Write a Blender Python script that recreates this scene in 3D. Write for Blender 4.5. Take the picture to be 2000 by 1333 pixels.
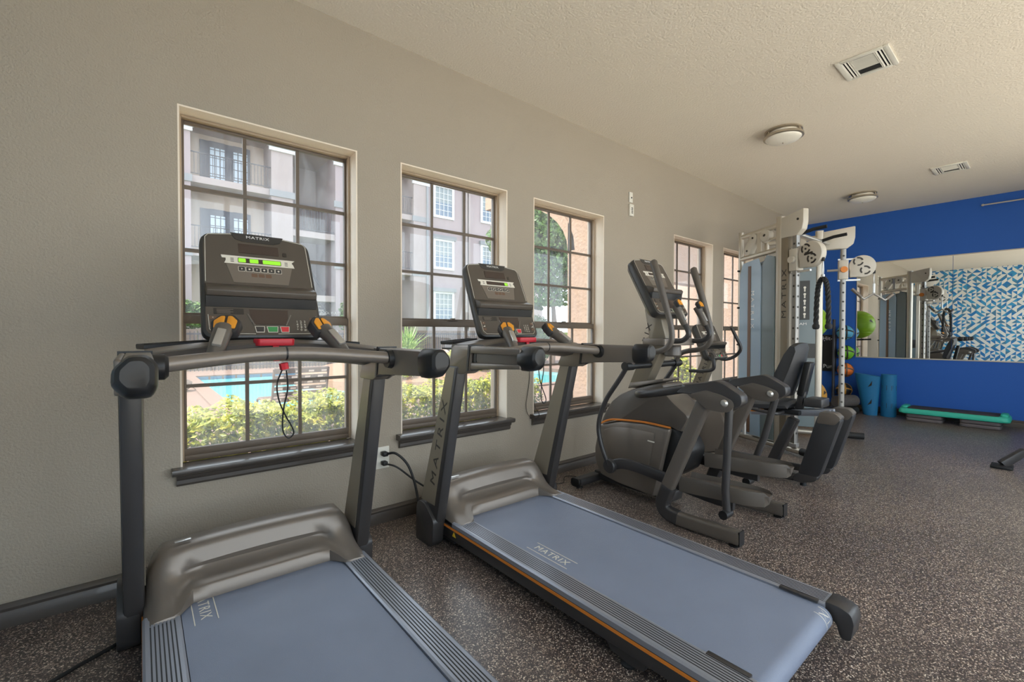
import bpy, bmesh, math, random
from mathutils import Vector, Matrix
R = math.radians
random.seed(7)
for o in list(bpy.data.objects): bpy.data.objects.remove(o, do_unlink=True)
S = bpy.context.scene
COL = S.collection

# ------------------------------------------------------------------ camera
cam_d = bpy.data.cameras.new('camera'); cam = bpy.data.objects.new('camera', cam_d); COL.objects.link(cam)
cam_d.sensor_width = 36.0; cam_d.lens = 877.6 / 2000 * 36; cam_d.clip_start = 0.05; cam_d.clip_end = 300
_yaw, _pitch, _roll = 0.8788, -0.0165, 0.0021
_f = Vector((math.cos(_pitch)*math.cos(_yaw), math.cos(_pitch)*math.sin(_yaw), math.sin(_pitch)))
_r = Vector((math.sin(_yaw), -math.cos(_yaw), 0)); _u = _r.cross(_f)
_r2 = _r*math.cos(_roll) + _u*math.sin(_roll); _u2 = -_r*math.sin(_roll) + _u*math.cos(_roll)
_m = Matrix((_r2, _u2, -_f)).transposed().to_4x4(); _m.translation = (0, -2.737, 1.21)
cam.matrix_world = _m
S.camera = cam

# ------------------------------------------------------------------ daylight
SKY = 2.5; SUN = 8.5; EXPOSURE = 0.5
w = bpy.data.worlds.new('sky'); S.world = w; w.use_nodes = True
bg = w.node_tree.nodes['Background']; bg.inputs[0].default_value = (0.82, 0.91, 1.0, 1); bg.inputs[1].default_value = SKY
sd = bpy.data.lights.new('sun', 'SUN'); sd.energy = SUN; sd.angle = R(0.6); sd.color = (1.0, 0.95, 0.86)
sun = bpy.data.objects.new('sun', sd); COL.objects.link(sun)
sun.rotation_euler = Vector((0.52, -0.045, -0.85)).to_track_quat('-Z', 'Y').to_euler()
S.view_settings.view_transform = 'Standard'; S.view_settings.look = 'None'
S.view_settings.exposure = EXPOSURE; S.view_settings.gamma = 1.0; S.view_settings.use_curve_mapping = False

# ------------------------------------------------------------------ materials
def srgb(r, g, b):
    f = lambda c: (c/255/12.92) if c/255 <= .04045 else ((c/255+.055)/1.055)**2.4
    return (f(r), f(g), f(b))
MATS = {}
def mat(name, col, rough=.5, metal=0., bump=0., bscale=80., var=0., vscale=12., spec=.5, coat=0., emit=None, estr=0., trans=0., alpha=1.):
    if name in MATS: return MATS[name]
    m = bpy.data.materials.new(name); m.use_nodes = True; nt = m.node_tree; b = nt.nodes['Principled BSDF']
    b.inputs['Base Color'].default_value = (*col, 1); b.inputs['Roughness'].default_value = rough
    b.inputs['Metallic'].default_value = metal; b.inputs['Specular IOR Level'].default_value = spec
    b.inputs['Coat Weight'].default_value = coat
    if emit: b.inputs['Emission Color'].default_value = (*emit, 1); b.inputs['Emission Strength'].default_value = estr
    tc = None
    def coords():
        nonlocal tc
        if tc is None: tc = nt.nodes.new('ShaderNodeTexCoord')
        return tc.outputs['Object']
    if bump:
        n = nt.nodes.new('ShaderNodeTexNoise'); n.inputs['Scale'].default_value = bscale; n.inputs['Detail'].default_value = 3
        nt.links.new(coords(), n.inputs['Vector'])
        bp = nt.nodes.new('ShaderNodeBump'); bp.inputs['Strength'].default_value = bump; bp.inputs['Distance'].default_value = .01
        nt.links.new(n.outputs['Fac'], bp.inputs['Height']); nt.links.new(bp.outputs[0], b.inputs['Normal'])
    if var:
        n = nt.nodes.new('ShaderNodeTexNoise'); n.inputs['Scale'].default_value = vscale; n.inputs['Detail'].default_value = 4
        nt.links.new(coords(), n.inputs['Vector'])
        mx = nt.nodes.new('ShaderNodeMix'); mx.data_type = 'RGBA'
        mx.inputs[6].default_value = (*[c*(1-var) for c in col], 1); mx.inputs[7].default_value = (*[min(1, c*(1+var)) for c in col], 1)
        nt.links.new(n.outputs['Fac'], mx.inputs[0]); nt.links.new(mx.outputs[2], b.inputs['Base Color'])
    MATS[name] = m
    return m

def mat_nodes(name):
    m = bpy.data.materials.new(name); m.use_nodes = True; MATS[name] = m
    return m, m.node_tree, m.node_tree.nodes['Principled BSDF']

def ramp(nt, fac, stops, interp='LINEAR'):
    r = nt.nodes.new('ShaderNodeValToRGB'); r.color_ramp.interpolation = interp
    while len(r.color_ramp.elements) < len(stops): r.color_ramp.elements.new(.5)
    for e, (p, c) in zip(r.color_ramp.elements, stops): e.position = p; e.color = (*c, 1)
    nt.links.new(fac, r.inputs[0]); return r.outputs[0]

# rubber gym floor with colour flecks
m, nt, b = mat_nodes('rubber_floor')
tc = nt.nodes.new('ShaderNodeTexCoord')
v = nt.nodes.new('ShaderNodeTexVoronoi'); v.inputs['Scale'].default_value = 250; nt.links.new(tc.outputs['Object'], v.inputs['Vector'])
sep = nt.nodes.new('ShaderNodeSeparateColor'); nt.links.new(v.outputs['Color'], sep.inputs[0])
flk = ramp(nt, sep.outputs[0], [(0, srgb(66, 59, 57)), (.46, srgb(86, 76, 73)), (.66, srgb(116, 103, 97)), (.82, srgb(166, 148, 134)), (.93, srgb(218, 206, 190))], 'CONSTANT')
big = nt.nodes.new('ShaderNodeTexNoise'); big.inputs['Scale'].default_value = 1.3; big.inputs['Detail'].default_value = 5; nt.links.new(tc.outputs['Object'], big.inputs['Vector'])
wear = ramp(nt, big.outputs['Fac'], [(.3, (.8, .8, .8)), (.7, (1.15, 1.12, 1.08))])
mx = nt.nodes.new('ShaderNodeMix'); mx.data_type = 'RGBA'; mx.blend_type = 'MULTIPLY'; mx.inputs[0].default_value = 1
nt.links.new(flk, mx.inputs[6]); nt.links.new(wear, mx.inputs[7]); nt.links.new(mx.outputs[2], b.inputs['Base Color'])
b.inputs['Roughness'].default_value = .31; b.inputs['Specular IOR Level'].default_value = .5
bp = nt.nodes.new('ShaderNodeBump'); bp.inputs['Strength'].default_value = .25; bp.inputs['Distance'].default_value = .003
nt.links.new(sep.outputs[1], bp.inputs['Height']); nt.links.new(bp.outputs[0], b.inputs['Normal'])

# printed triangle mural on the wall behind the camera
m, nt, b = mat_nodes('triangle_mural')
tc = nt.nodes.new('ShaderNodeTexCoord'); sc = nt.nodes.new('ShaderNodeVectorMath'); sc.operation = 'SCALE'; sc.inputs['Scale'].default_value = 1/.095
nt.links.new(tc.outputs['Object'], sc.inputs[0])
fl = nt.nodes.new('ShaderNodeVectorMath'); fl.operation = 'FLOOR'; nt.links.new(sc.outputs[0], fl.inputs[0])
fr = nt.nodes.new('ShaderNodeVectorMath'); fr.operation = 'FRACTION'; nt.links.new(sc.outputs[0], fr.inputs[0])
fx = nt.nodes.new('ShaderNodeSeparateXYZ'); nt.links.new(fl.outputs[0], fx.inputs[0])
cb = nt.nodes.new('ShaderNodeCombineXYZ'); nt.links.new(fx.outputs['Y'], cb.inputs[0]); nt.links.new(fx.outputs['Z'], cb.inputs[1])
wn = nt.nodes.new('ShaderNodeTexWhiteNoise'); wn.noise_dimensions = '2D'; nt.links.new(cb.outputs[0], wn.inputs['Vector'])
sp = nt.nodes.new('ShaderNodeSeparateXYZ'); nt.links.new(fr.outputs[0], sp.inputs[0])
def mth(op, a, bb=None, c=None):
    n = nt.nodes.new('ShaderNodeMath'); n.operation = op
    for i, x in enumerate((a, bb, c)):
        if x is None: continue
        if isinstance(x, (int, float)): n.inputs[i].default_value = x
        else: nt.links.new(x, n.inputs[i])
    return n.outputs[0]
d1 = mth('GREATER_THAN', sp.outputs['Y'], sp.outputs['Z'])
d2 = mth('GREATER_THAN', mth('ADD', sp.outputs['Y'], sp.outputs['Z']), 1.0)
pick = mth('GREATER_THAN', wn.outputs['Value'], .5)
dd = mth('ADD', mth('MULTIPLY', d1, pick), mth('MULTIPLY', d2, mth('SUBTRACT', 1.0, pick)))
swn = nt.nodes.new('ShaderNodeSeparateColor'); nt.links.new(wn.outputs['Color'], swn.inputs[0])
flip = mth('GREATER_THAN', swn.outputs[1], .5)
tri = mth('ABSOLUTE', mth('SUBTRACT', dd, flip))
blue = ramp(nt, swn.outputs[2], [(0, srgb(36, 122, 186)), (.4, srgb(56, 150, 200)), (.75, srgb(74, 130, 164))], 'CONSTANT')
mx = nt.nodes.new('ShaderNodeMix'); mx.data_type = 'RGBA'; nt.links.new(tri, mx.inputs[0]); mx.inputs[6].default_value = (*srgb(232, 232, 226), 1)
nt.links.new(blue, mx.inputs[7]); nt.links.new(mx.outputs[2], b.inputs['Base Color']); b.inputs['Roughness'].default_value = .6

# window glass: clear, slightly reflective, uneven pale film paints in the glare haze
def glass(name, tint=(1, 1, 1), refl=.06, film=0.):
    m = bpy.data.materials.new(name); m.use_nodes = True; nt = m.node_tree; nt.nodes.clear()
    out = nt.nodes.new('ShaderNodeOutputMaterial'); t = nt.nodes.new('ShaderNodeBsdfTransparent'); g = nt.nodes.new('ShaderNodeBsdfGlossy')
    t.inputs[0].default_value = (*tint, 1); g.inputs['Roughness'].default_value = .02
    mx = nt.nodes.new('ShaderNodeMixShader'); mx.inputs[0].default_value = refl
    nt.links.new(t.outputs[0], mx.inputs[1]); nt.links.new(g.outputs[0], mx.inputs[2]); last = mx.outputs[0]
    if film:
        tc = nt.nodes.new('ShaderNodeTexCoord'); mp = nt.nodes.new('ShaderNodeMapping'); mp.inputs['Scale'].default_value = (7, 7, 2.2); nt.links.new(tc.outputs['Object'], mp.inputs[0])
        n = nt.nodes.new('ShaderNodeTexNoise'); n.inputs['Scale'].default_value = 1.6; n.inputs['Detail'].default_value = 6; n.inputs['Distortion'].default_value = .8; nt.links.new(mp.outputs[0], n.inputs['Vector'])
        r = nt.nodes.new('ShaderNodeMapRange'); r.inputs['From Min'].default_value = .35; r.inputs['From Max'].default_value = .75; r.inputs['To Min'].default_value = film*.35; r.inputs['To Max'].default_value = film*1.9
        nt.links.new(n.outputs['Fac'], r.inputs['Value'])
        d = nt.nodes.new('ShaderNodeBsdfTranslucent'); d.inputs[0].default_value = (.92, .95, 1, 1)
        m2 = nt.nodes.new('ShaderNodeMixShader'); nt.links.new(r.outputs[0], m2.inputs[0]); nt.links.new(last, m2.inputs[1]); nt.links.new(d.outputs[0], m2.inputs[2]); last = m2.outputs[0]
    nt.links.new(last, out.inputs[0]); MATS[name] = m; return m
glass('window_glass', (.97, .98, .98), .045, .055)
glass('clear_glass', (.97, .98, .98), .03)
# pool water
m, nt, b = mat_nodes('pool_water')
b.inputs['Base Color'].default_value = (*srgb(92, 168, 174), 1); b.inputs['Roughness'].default_value = .06
n = nt.nodes.new('ShaderNodeTexNoise'); n.inputs['Scale'].default_value = 3.0; n.inputs['Detail'].default_value = 3
bp = nt.nodes.new('ShaderNodeBump'); bp.inputs['Strength'].default_value = .12; bp.inputs['Distance'].default_value = .05
nt.links.new(n.outputs['Fac'], bp.inputs['Height']); nt.links.new(bp.outputs[0], b.inputs['Normal'])
# leaves: colour varies leaf by leaf, a little light shines through
def leafmat(name, c0, c1, c2):
    m = bpy.data.materials.new(name); m.use_nodes = True; nt = m.node_tree; b = nt.nodes['Principled BSDF']; out = nt.nodes['Material Output']
    tc = nt.nodes.new('ShaderNodeTexCoord'); wn = nt.nodes.new('ShaderNodeTexNoise'); wn.inputs['Scale'].default_value = 14; wn.inputs['Detail'].default_value = 6
    nt.links.new(tc.outputs['Object'], wn.inputs['Vector'])
    c = ramp(nt, wn.outputs['Fac'], [(.32, c0), (.5, c1), (.68, c2)])
    nt.links.new(c, b.inputs['Base Color']); b.inputs['Roughness'].default_value = .45
    t = nt.nodes.new('ShaderNodeBsdfTranslucent'); nt.links.new(c, t.inputs[0])
    mx = nt.nodes.new('ShaderNodeMixShader'); mx.inputs[0].default_value = .35
    nt.links.new(b.outputs[0], mx.inputs[1]); nt.links.new(t.outputs[0], mx.inputs[2]); nt.links.new(mx.outputs[0], out.inputs[0])
    MATS[name] = m; return m
leafmat('hedge_leaf', srgb(66, 80, 18), srgb(140, 148, 34), srgb(202, 190, 70))
leafmat('tree_leaf', srgb(48, 78, 40), srgb(78, 112, 54), srgb(128, 154, 80))
leafmat('yucca_leaf', srgb(96, 130, 84), srgb(140, 168, 104), srgb(190, 204, 128))

mat('wall_paint', (.42, .365, .29), .75, bump=.5, bscale=110, var=.03, vscale=2)
mat('ceiling_paint', (.90, .815, .69), .85, bump=.5, bscale=70, var=.03, vscale=1.2)
mat('blue_paint', srgb(34, 96, 186), .6, bump=.3, bscale=150)
mat('reveal_daylit', (.92, .81, .67), .7, bump=.15, bscale=150)  # brightened colour carries the daylight falling on the window reveals
mat('trim_grey', srgb(80, 74, 69), .27, coat=.3)
mat('bronze', srgb(106, 93, 80), .45, metal=.1)
mat('frame_tan', srgb(176, 156, 132), .5)
mat('steel_white', srgb(198, 191, 178), .35)
mat('white_plastic', srgb(232, 228, 216), .45)
mat('gunmetal', srgb(124, 115, 106), .32, metal=.35, bump=.04, bscale=400)
mat('dark_grey', srgb(94, 87, 80), .34, bump=.05, bscale=500)
mat('mast_grey', srgb(136, 126, 110), .36, metal=.3, bump=.04, bscale=400)
mat('charcoal', srgb(56, 54, 54), .34, bump=.05, bscale=500)
mat('black_plastic', srgb(26, 26, 27), .4)
mat('rubber_black', srgb(26, 26, 27), .6, bump=.2, bscale=200)
mat('console_face', srgb(84, 76, 68), .35)
mat('console_edge', srgb(58, 56, 54), .35)
mat('print_light', srgb(222, 216, 202), .5)
mat('print_white', srgb(238, 238, 236), .5)
mat('print_dark', srgb(48, 42, 36), .5)
mat('screen_dark', srgb(70, 58, 52), .15)
mat('screen_green', (.22, .55, .03), .3, emit=(.25, .62, .03), estr=.55)
mat('button_green', srgb(64, 150, 84), .35)
mat('button_red', srgb(222, 60, 66), .35)
mat('button_orange', srgb(226, 150, 44), .4)
mat('stripe_orange', srgb(222, 132, 48), .45)
mat('key_red', srgb(206, 40, 52), .4)
mat('rail_alu', srgb(150, 154, 164), .3, metal=.4)
mat('groove_dark', srgb(40, 40, 42), .6)
mat('belt', srgb(124, 133, 152), .38, bump=.25, bscale=600, var=.10, vscale=6)  # dark grey belt with the bluish sky sheen mixed into its colour
mat('satin_silver', srgb(196, 188, 174), .3, metal=.55)
mat('bright_metal', srgb(196, 194, 190), .28, metal=.7)
mat('column_metal', srgb(146, 143, 138), .3, metal=.7)
mat('warning_yellow', srgb(230, 190, 40), .5)
mat('vinyl_black', srgb(44, 44, 46), .5, bump=.1, bscale=300)
mat('shroud_blue', srgb(150, 170, 186), .16, spec=.7)
mat('shroud_grey', srgb(112, 124, 126), .2, spec=.6)
mat('panel_brown', srgb(110, 84, 66), .4)
mat('chart_dark', srgb(52, 50, 46), .3)
mat('nickel', srgb(190, 180, 164), .28, metal=.8)
mat('frosted_glass', srgb(240, 234, 220), .3, emit=(1.0, .95, .84), estr=.03)
mat('ball_green', srgb(146, 190, 34), .4, bump=.1, bscale=40)
mat('ball_gold', srgb(206, 150, 60), .45)
mat('ball_blue', srgb(86, 168, 205), .45); mat('ball_lime', srgb(120, 190, 40), .45); mat('ball_orange', srgb(232, 120, 40), .45)
mat('ball_black', srgb(36, 34, 32), .5)
mat('foam_blue', srgb(26, 112, 160), .65, bump=.3, bscale=200)
mat('foam_grey', srgb(88, 82, 78), .7, bump=.3, bscale=200)
mat('step_teal', srgb(60, 190, 164), .5)
mat('step_top', srgb(62, 54, 54), .75, bump=.4, bscale=250)
mat('step_grey', srgb(104, 96, 96), .6)
mat('cord_black', srgb(22, 22, 22), .5)
m, nt, b = mat_nodes('mirror'); b.inputs['Base Color'].default_value = (.93, .95, .94, 1); b.inputs['Metallic'].default_value = 1; b.inputs['Roughness'].default_value = .0
# outdoors
mat('stucco_taupe', srgb(152, 138, 140), .85, bump=.3, bscale=30, var=.04, vscale=1.5)
mat('stucco_recess', srgb(188, 172, 158), .85, bump=.3, bscale=30)
mat('door_pane', srgb(196, 212, 226), .2)
mat('stucco_light', srgb(156, 144, 142), .85, bump=.3, bscale=30, var=.04, vscale=1.5)
mat('stucco_cream', srgb(152, 128, 110), .9, bump=.9, bscale=26, var=.08, vscale=5)
mat('stucco_band', srgb(132, 134, 138), .8)
mat('white_trim', srgb(206, 206, 210), .6)
mat('door_grey', srgb(78, 80, 92), .5)
mat('far_glass', srgb(92, 112, 132), .2, spec=.5)
mat('blind', srgb(128, 138, 142), .7)
mat('iron', srgb(62, 60, 66), .5)
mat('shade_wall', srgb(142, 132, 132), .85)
mat('concrete_step', srgb(176, 170, 168), .85)
mat('bounce_paving', srgb(200, 192, 180), .85)  # pale paving added out of view to bounce sun onto the ceiling
mat('deck', srgb(106, 84, 73), .85, bump=.2, bscale=40, var=.08, vscale=2)
mat('pool_tile', srgb(54, 96, 122), .3)
mat('stone', srgb(136, 114, 102), .9, bump=.8, bscale=8, var=.2, vscale=5)
mat('mulch', srgb(120, 92, 72), .95, bump=.8, bscale=40, var=.3, vscale=20)
mat('lawn', srgb(120, 140, 70), .95, var=.25, vscale=12)
mat('bark', srgb(96, 78, 64), .9, bump=.6, bscale=30)
mat('fence_wood', srgb(120, 104, 92), .8, var=.15, vscale=10)
mat('strap_brown', srgb(92, 72, 62), .7); mat('strap_white', srgb(216, 206, 196), .7)

# ------------------------------------------------------------------ mesh tools
class MB:
    def __init__(s): s.v = []; s.f = []
    def add(s, vs, fs):
        n = len(s.v); s.v += [tuple(p) for p in vs]; s.f += [tuple(i+n for i in f) for f in fs]; return s
    def box(s, x0, x1, y0, y1, z0, z1):
        return s.add([(x0,y0,z0),(x1,y0,z0),(x1,y1,z0),(x0,y1,z0),(x0,y0,z1),(x1,y0,z1),(x1,y1,z1),(x0,y1,z1)],
                     [(0,3,2,1),(4,5,6,7),(0,1,5,4),(1,2,6,5),(2,3,7,6),(3,0,4,7)])
    def bar(s, a, b, w, h, up=(0,0,1)):
        a, b = Vector(a), Vector(b); d = (b-a).normalized(); up = Vector(up)
        if abs(d.dot(up)) > .99: up = Vector((0,1,0))
        r = d.cross(up).normalized(); u = r.cross(d).normalized()
        vs = [p + r*(i*w/2) + u*(j*h/2) for p in (a, b) for i, j in ((-1,-1),(1,-1),(1,1),(-1,1))]
        return s.add(vs, [(0,1,2,3),(4,7,6,5),(0,4,5,1),(1,5,6,2),(2,6,7,3),(3,7,4,0)])
    def prism(s, poly, axis, a0, a1):
        def P(p, a): return {'x': (a, p[0], p[1]), 'y': (p[0], a, p[1]), 'z': (p[0], p[1], a)}[axis]
        n = len(poly)
        s.add([P(p, a0) for p in poly] + [P(p, a1) for p in poly],
              [tuple(range(n))[::-1], tuple(range(n, 2*n))] + [(i, (i+1) % n, n+(i+1) % n, n+i) for i in range(n)])
        return s
    def sweep(s, pts, sec, up=(0,0,1), closed=False, caps=True, scale=None):
        pts = [Vector(p) for p in pts]; n = len(pts); k = len(sec); up = Vector(up); rings = []; prev = None
        for i, p in enumerate(pts):
            if closed: d = (pts[(i+1) % n]-pts[i-1]).normalized()
            elif i == 0: d = (pts[1]-pts[0]).normalized()
            elif i == n-1: d = (pts[-1]-pts[-2]).normalized()
            else: d = ((pts[i+1]-p).normalized() + (p-pts[i-1]).normalized()).normalized()
            if prev is None:
                u = up if abs(d.dot(up)) < .95 else Vector((0,1,0))
                if abs(d.dot(u)) > .95: u = Vector((1,0,0))
            else: u = prev
            r = d.cross(u).normalized(); u = r.cross(d).normalized(); prev = u
            sc = scale[i] if scale else 1
            rings.append([p + r*(a*sc) + u*(b*sc) for a, b in sec])
        vs = [q for r in rings for q in r]; fs = []
        for i in range(n if closed else n-1):
            j = (i+1) % n
            for a in range(k): fs.append((i*k+a, i*k+(a+1) % k, j*k+(a+1) % k, j*k+a))
        if caps and not closed: fs += [tuple(range(k))[::-1], tuple(range((n-1)*k, n*k))]
        return s.add(vs, fs)
    def tube(s, pts, r, seg=10, closed=False, smooth=0):
        if smooth: pts = curve(pts, smooth, closed)
        sc = None
        if isinstance(r, (list, tuple)):
            m_ = len(r); n = len(pts); sc = []
            for i in range(n):
                t = i/(n-1)*(m_-1); a = min(int(t), m_-2); sc.append(r[a]+(r[a+1]-r[a])*(t-a))
            r = 1
        return s.sweep(pts, [(r*math.cos(2*math.pi*i/seg), r*math.sin(2*math.pi*i/seg)) for i in range(seg)], closed=closed, scale=sc)
    def lathe(s, prof, c=(0,0,0), axis='z', seg=20):
        n = len(prof); vs = []; fs = []
        for i in range(seg):
            a = 2*math.pi*i/seg; ca, sa = math.cos(a), math.sin(a)
            for r, h in prof:
                p = {'z': (r*ca, r*sa, h), 'y': (r*ca, h, r*sa), 'x': (h, r*ca, r*sa)}[axis]
                vs.append((p[0]+c[0], p[1]+c[1], p[2]+c[2]))
        for i in range(seg):
            j = (i+1) % seg
            for k in range(n-1): fs.append((i*n+k, j*n+k, j*n+k+1, i*n+k+1))
        fs.append(tuple(i*n for i in range(seg))[::-1]); fs.append(tuple(i*n+n-1 for i in range(seg)))
        return s.add(vs, fs)
    def cyl(s, a, b, r, seg=14): return s.tube([a, b], r, seg)
    def sphere(s, c, r, seg=20, rings=12, sq=(1,1,1)):
        vs = []; fs = []
        for i in range(1, rings):
            t = math.pi*i/rings
            for j in range(seg):
                p = 2*math.pi*j/seg; vs.append((c[0]+sq[0]*r*math.sin(t)*math.cos(p), c[1]+sq[1]*r*math.sin(t)*math.sin(p), c[2]+sq[2]*r*math.cos(t)))
        vs += [(c[0],c[1],c[2]+sq[2]*r), (c[0],c[1],c[2]-sq[2]*r)]; T = len(vs)-2
        for i in range(rings-2):
            for j in range(seg):
                k = (j+1) % seg; fs.append((i*seg+j, (i+1)*seg+j, (i+1)*seg+k, i*seg+k))
        for j in range(seg):
            k = (j+1) % seg; fs.append((T, j, k)); fs.append((T+1, (rings-2)*seg+k, (rings-2)*seg+j))
        return s.add(vs, fs)
    def grid(s, rows, closed_rows=False, cap=False):
        n = len(rows[0]); m_ = len(rows)
        fs = [(i*n+j, i*n+(j+1) % n, (i+1)*n+(j+1) % n, (i+1)*n+j) for i in range(m_-1) for j in range(n if closed_rows else n-1)]
        if cap: fs += [tuple(range(n))[::-1], tuple(range((m_-1)*n, m_*n))]
        return s.add([p for r in rows for p in r], fs)
    def xf(s, M): s.v = [tuple(M @ Vector(p)) for p in s.v]; return s
    def build(s, name, material, parent=None, bevel=0., seg=2, smooth=35, kind=None, label=None, off=None):
        me = bpy.data.meshes.new(name)
        vs = s.v if off is None else [(p[0]-off[0], p[1]-off[1], p[2]-off[2]) for p in s.v]
        bm = bmesh.new(); bv = [bm.verts.new(p) for p in vs]
        for f in s.f:
            try: bm.faces.new([bv[i] for i in f])
            except ValueError: pass
        if len(s.f) < 20000: bmesh.ops.recalc_face_normals(bm, faces=bm.faces)
        if bevel:
            bm.edges.ensure_lookup_table()
            es = [e for e in bm.edges if len(e.link_faces) == 2 and e.calc_face_angle(0) > .45]
            if es: bmesh.ops.bevel(bm, geom=es, offset=bevel, segments=seg, profile=.5, affect='EDGES', clamp_overlap=True)
        if smooth:
            for f in bm.faces: f.smooth = True
            for e in bm.edges:
                if len(e.link_faces) == 2 and e.calc_face_angle(0) > R(smooth): e.smooth = False
        bm.to_mesh(me); bm.free()
        return obj(name, me, material, parent, kind, label)

def obj(name, me, material, parent=None, kind=None, label=None):
    o = bpy.data.objects.new(name, me); COL.objects.link(o)
    if material is not None:
        m_ = MATS[material] if isinstance(material, str) else material
        if not me.materials: me.materials.append(m_)
    o.parent = parent
    if kind: o['kind'] = kind
    if label: o['label'] = label
    return o
def share(name, me, parent, loc, rot=None, sc=None):
    o = bpy.data.objects.new(name, me); COL.objects.link(o); o.parent = parent; o.location = loc
    if rot: o.rotation_euler = rot
    if sc: o.scale = sc
    return o
def thing(name, label, cat, loc=(0,0,0), group=None, rotz=0):
    o = bpy.data.objects.new(name, None); COL.objects.link(o); o.location = loc; o.rotation_euler = (0,0,rotz); o.empty_display_size = .1
    return tag(o, label, cat, group)
def tag(o, label, cat, group=None):
    o['label'] = label; o['category'] = cat
    if group: o['group'] = group
    return o
def struct(o): o['kind'] = 'structure'; return o
def dup(root, loc, label, group=None, rotz=None):
    r = root.copy(); COL.objects.link(r); r.location = loc; r['label'] = label
    if rotz is not None: r.rotation_euler = (0,0,rotz)
    if group: r['group'] = group
    def rec(a, b):
        for ch in list(a.children):
            c = ch.copy(); COL.objects.link(c); c.parent = b; rec(ch, c)
    rec(root, r); return r
def curve(pts, n=6, closed=False):
    P_ = [Vector(p) for p in pts]; out = []; L_ = len(P_)
    rng = range(L_) if closed else range(L_-1)
    for i in rng:
        p1, p2 = P_[i], P_[(i+1) % L_]
        p0 = P_[i-1] if (closed or i > 0) else p1*2-p2
        p3 = P_[(i+2) % L_] if (closed or i+2 < L_) else p2*2-p1
        for k in range(n):
            t = k/n
            out.append(.5*((2*p1) + (p2-p0)*t + (2*p0-5*p1+4*p2-p3)*t*t + (3*p1-p0-3*p2+p3)*t**3))
    if not closed: out.append(P_[-1])
    return out
def rrect(w_, h_, r, n=3):
    out = []
    for cx, cy, a0 in ((w_/2-r, h_/2-r, 0), (-w_/2+r, h_/2-r, 90), (-w_/2+r, -h_/2+r, 180), (w_/2-r, -h_/2+r, 270)):
        for k in range(n+1):
            a = R(a0+90*k/n); out.append((cx+r*math.cos(a), cy+r*math.sin(a)))
    return out
def round_poly(pts, r, n=4):
    out = []; N = len(pts)
    for i in range(N):
        p = Vector((*pts[i], 0)); a = Vector((*pts[i-1], 0)); c = Vector((*pts[(i+1) % N], 0))
        rr = r[i] if isinstance(r, (list, tuple)) else r
        da, dc = (a-p), (c-p); la = min(rr, da.length*.48); lc = min(rr, dc.length*.48)
        s0 = p+da.normalized()*la; s1 = p+dc.normalized()*lc
        for k in range(n+1):
            t = k/n; q = s0*(1-t)**2 + p*2*t*(1-t) + s1*t*t; out.append((q.x, q.y))
    return out
def text(name, body, size, material, parent, loc, r, u, ext=.0008, sx=1., space=1., align='CENTER', line=1.):
    cu = bpy.data.curves.new(name, 'FONT'); cu.body = body; cu.size = size; cu.extrude = ext; cu.align_x = align; cu.align_y = 'CENTER'
    cu.space_character = space; cu.space_line = line; cu.resolution_u = 2
    t = bpy.data.objects.new(name, cu); COL.objects.link(t)
    dg = bpy.context.evaluated_depsgraph_get(); dg.update()
    me = bpy.data.meshes.new_from_object(t.evaluated_get(dg)); bpy.data.objects.remove(t, do_unlink=True)
    me.materials.clear()
    r = Vector(r).normalized(); u = Vector(u).normalized(); n = r.cross(u)
    M = Matrix((r*sx, u, n)).transposed().to_4x4(); M.translation = loc
    me.transform(M)
    return obj(name, me, material, parent)
# ================================================================== the room
LX, ZC, XN, YR = 8.7665, 3.073, -.55, -3.9
WIN = [(.150, 1.035), (1.321, 2.218), (2.495, 3.399), (4.625, 5.527), (5.801, 6.703)]
ZS, ZH = .548, 2.327
struct(MB().box(XN-.15, LX+.15, YR-.2, .2, -.12, 0).build('floor', 'rubber_floor', smooth=0))['label'] = 'speckled dark rubber gym floor'
struct(MB().box(XN-.15, LX+.15, YR-.35, .35, ZC, ZC+.18).build('ceiling', 'ceiling_paint', smooth=0))['label'] = 'textured cream ceiling'
b = MB(); b.box(XN-.15, LX, 0, .2, 0, ZS-.03).box(XN-.15, LX, 0, .2, ZH, ZC)
xs = [XN-.15] + [x for w_ in WIN for x in w_] + [LX]
for i in range(0, len(xs), 2): b.box(xs[i], xs[i+1], 0, .2, ZS-.03, ZH)
struct(b.build('wall_left', 'wall_paint', smooth=0))['label'] = 'greige painted wall with a row of windows'
struct(MB().box(LX, LX+.15, YR-.2, .2, 0, ZC).build('wall_back', 'blue_paint', smooth=0))['label'] = 'deep blue painted end wall'
struct(MB().box(XN-.15, XN, YR-.2, 0, 0, ZC).build('wall_front', 'triangle_mural', smooth=0))['label'] = 'wall with a blue and white triangle mural, seen in the mirror'
b = MB(); b.box(XN, LX, YR-.2, YR, 0, .05).box(XN, LX, YR-.2, YR, 2.98, ZC).box(XN, XN+.15, YR-.2, YR, .05, 2.98).box(7.4, LX, YR-.2, YR, .05, 2.98)
struct(b.build('wall_right', 'wall_paint', smooth=0))['label'] = 'unseen side wall behind the camera, opened for the added glazing'
prof = [(0, 0), (-.022, 0), (-.022, .052), (-.014, .066), (-.016, .078), (-.008, .092), (0, .096)]
struct(MB().prism(prof, 'x', XN, LX).build('baseboard_left', 'trim_grey'))['label'] = 'dark grey baseboard under the windows'
struct(MB().prism([(LX+y, z) for y, z in prof], 'y', YR, -.022).build('baseboard_back', 'trim_grey'))['label'] = 'dark baseboard of the blue wall'

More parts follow.
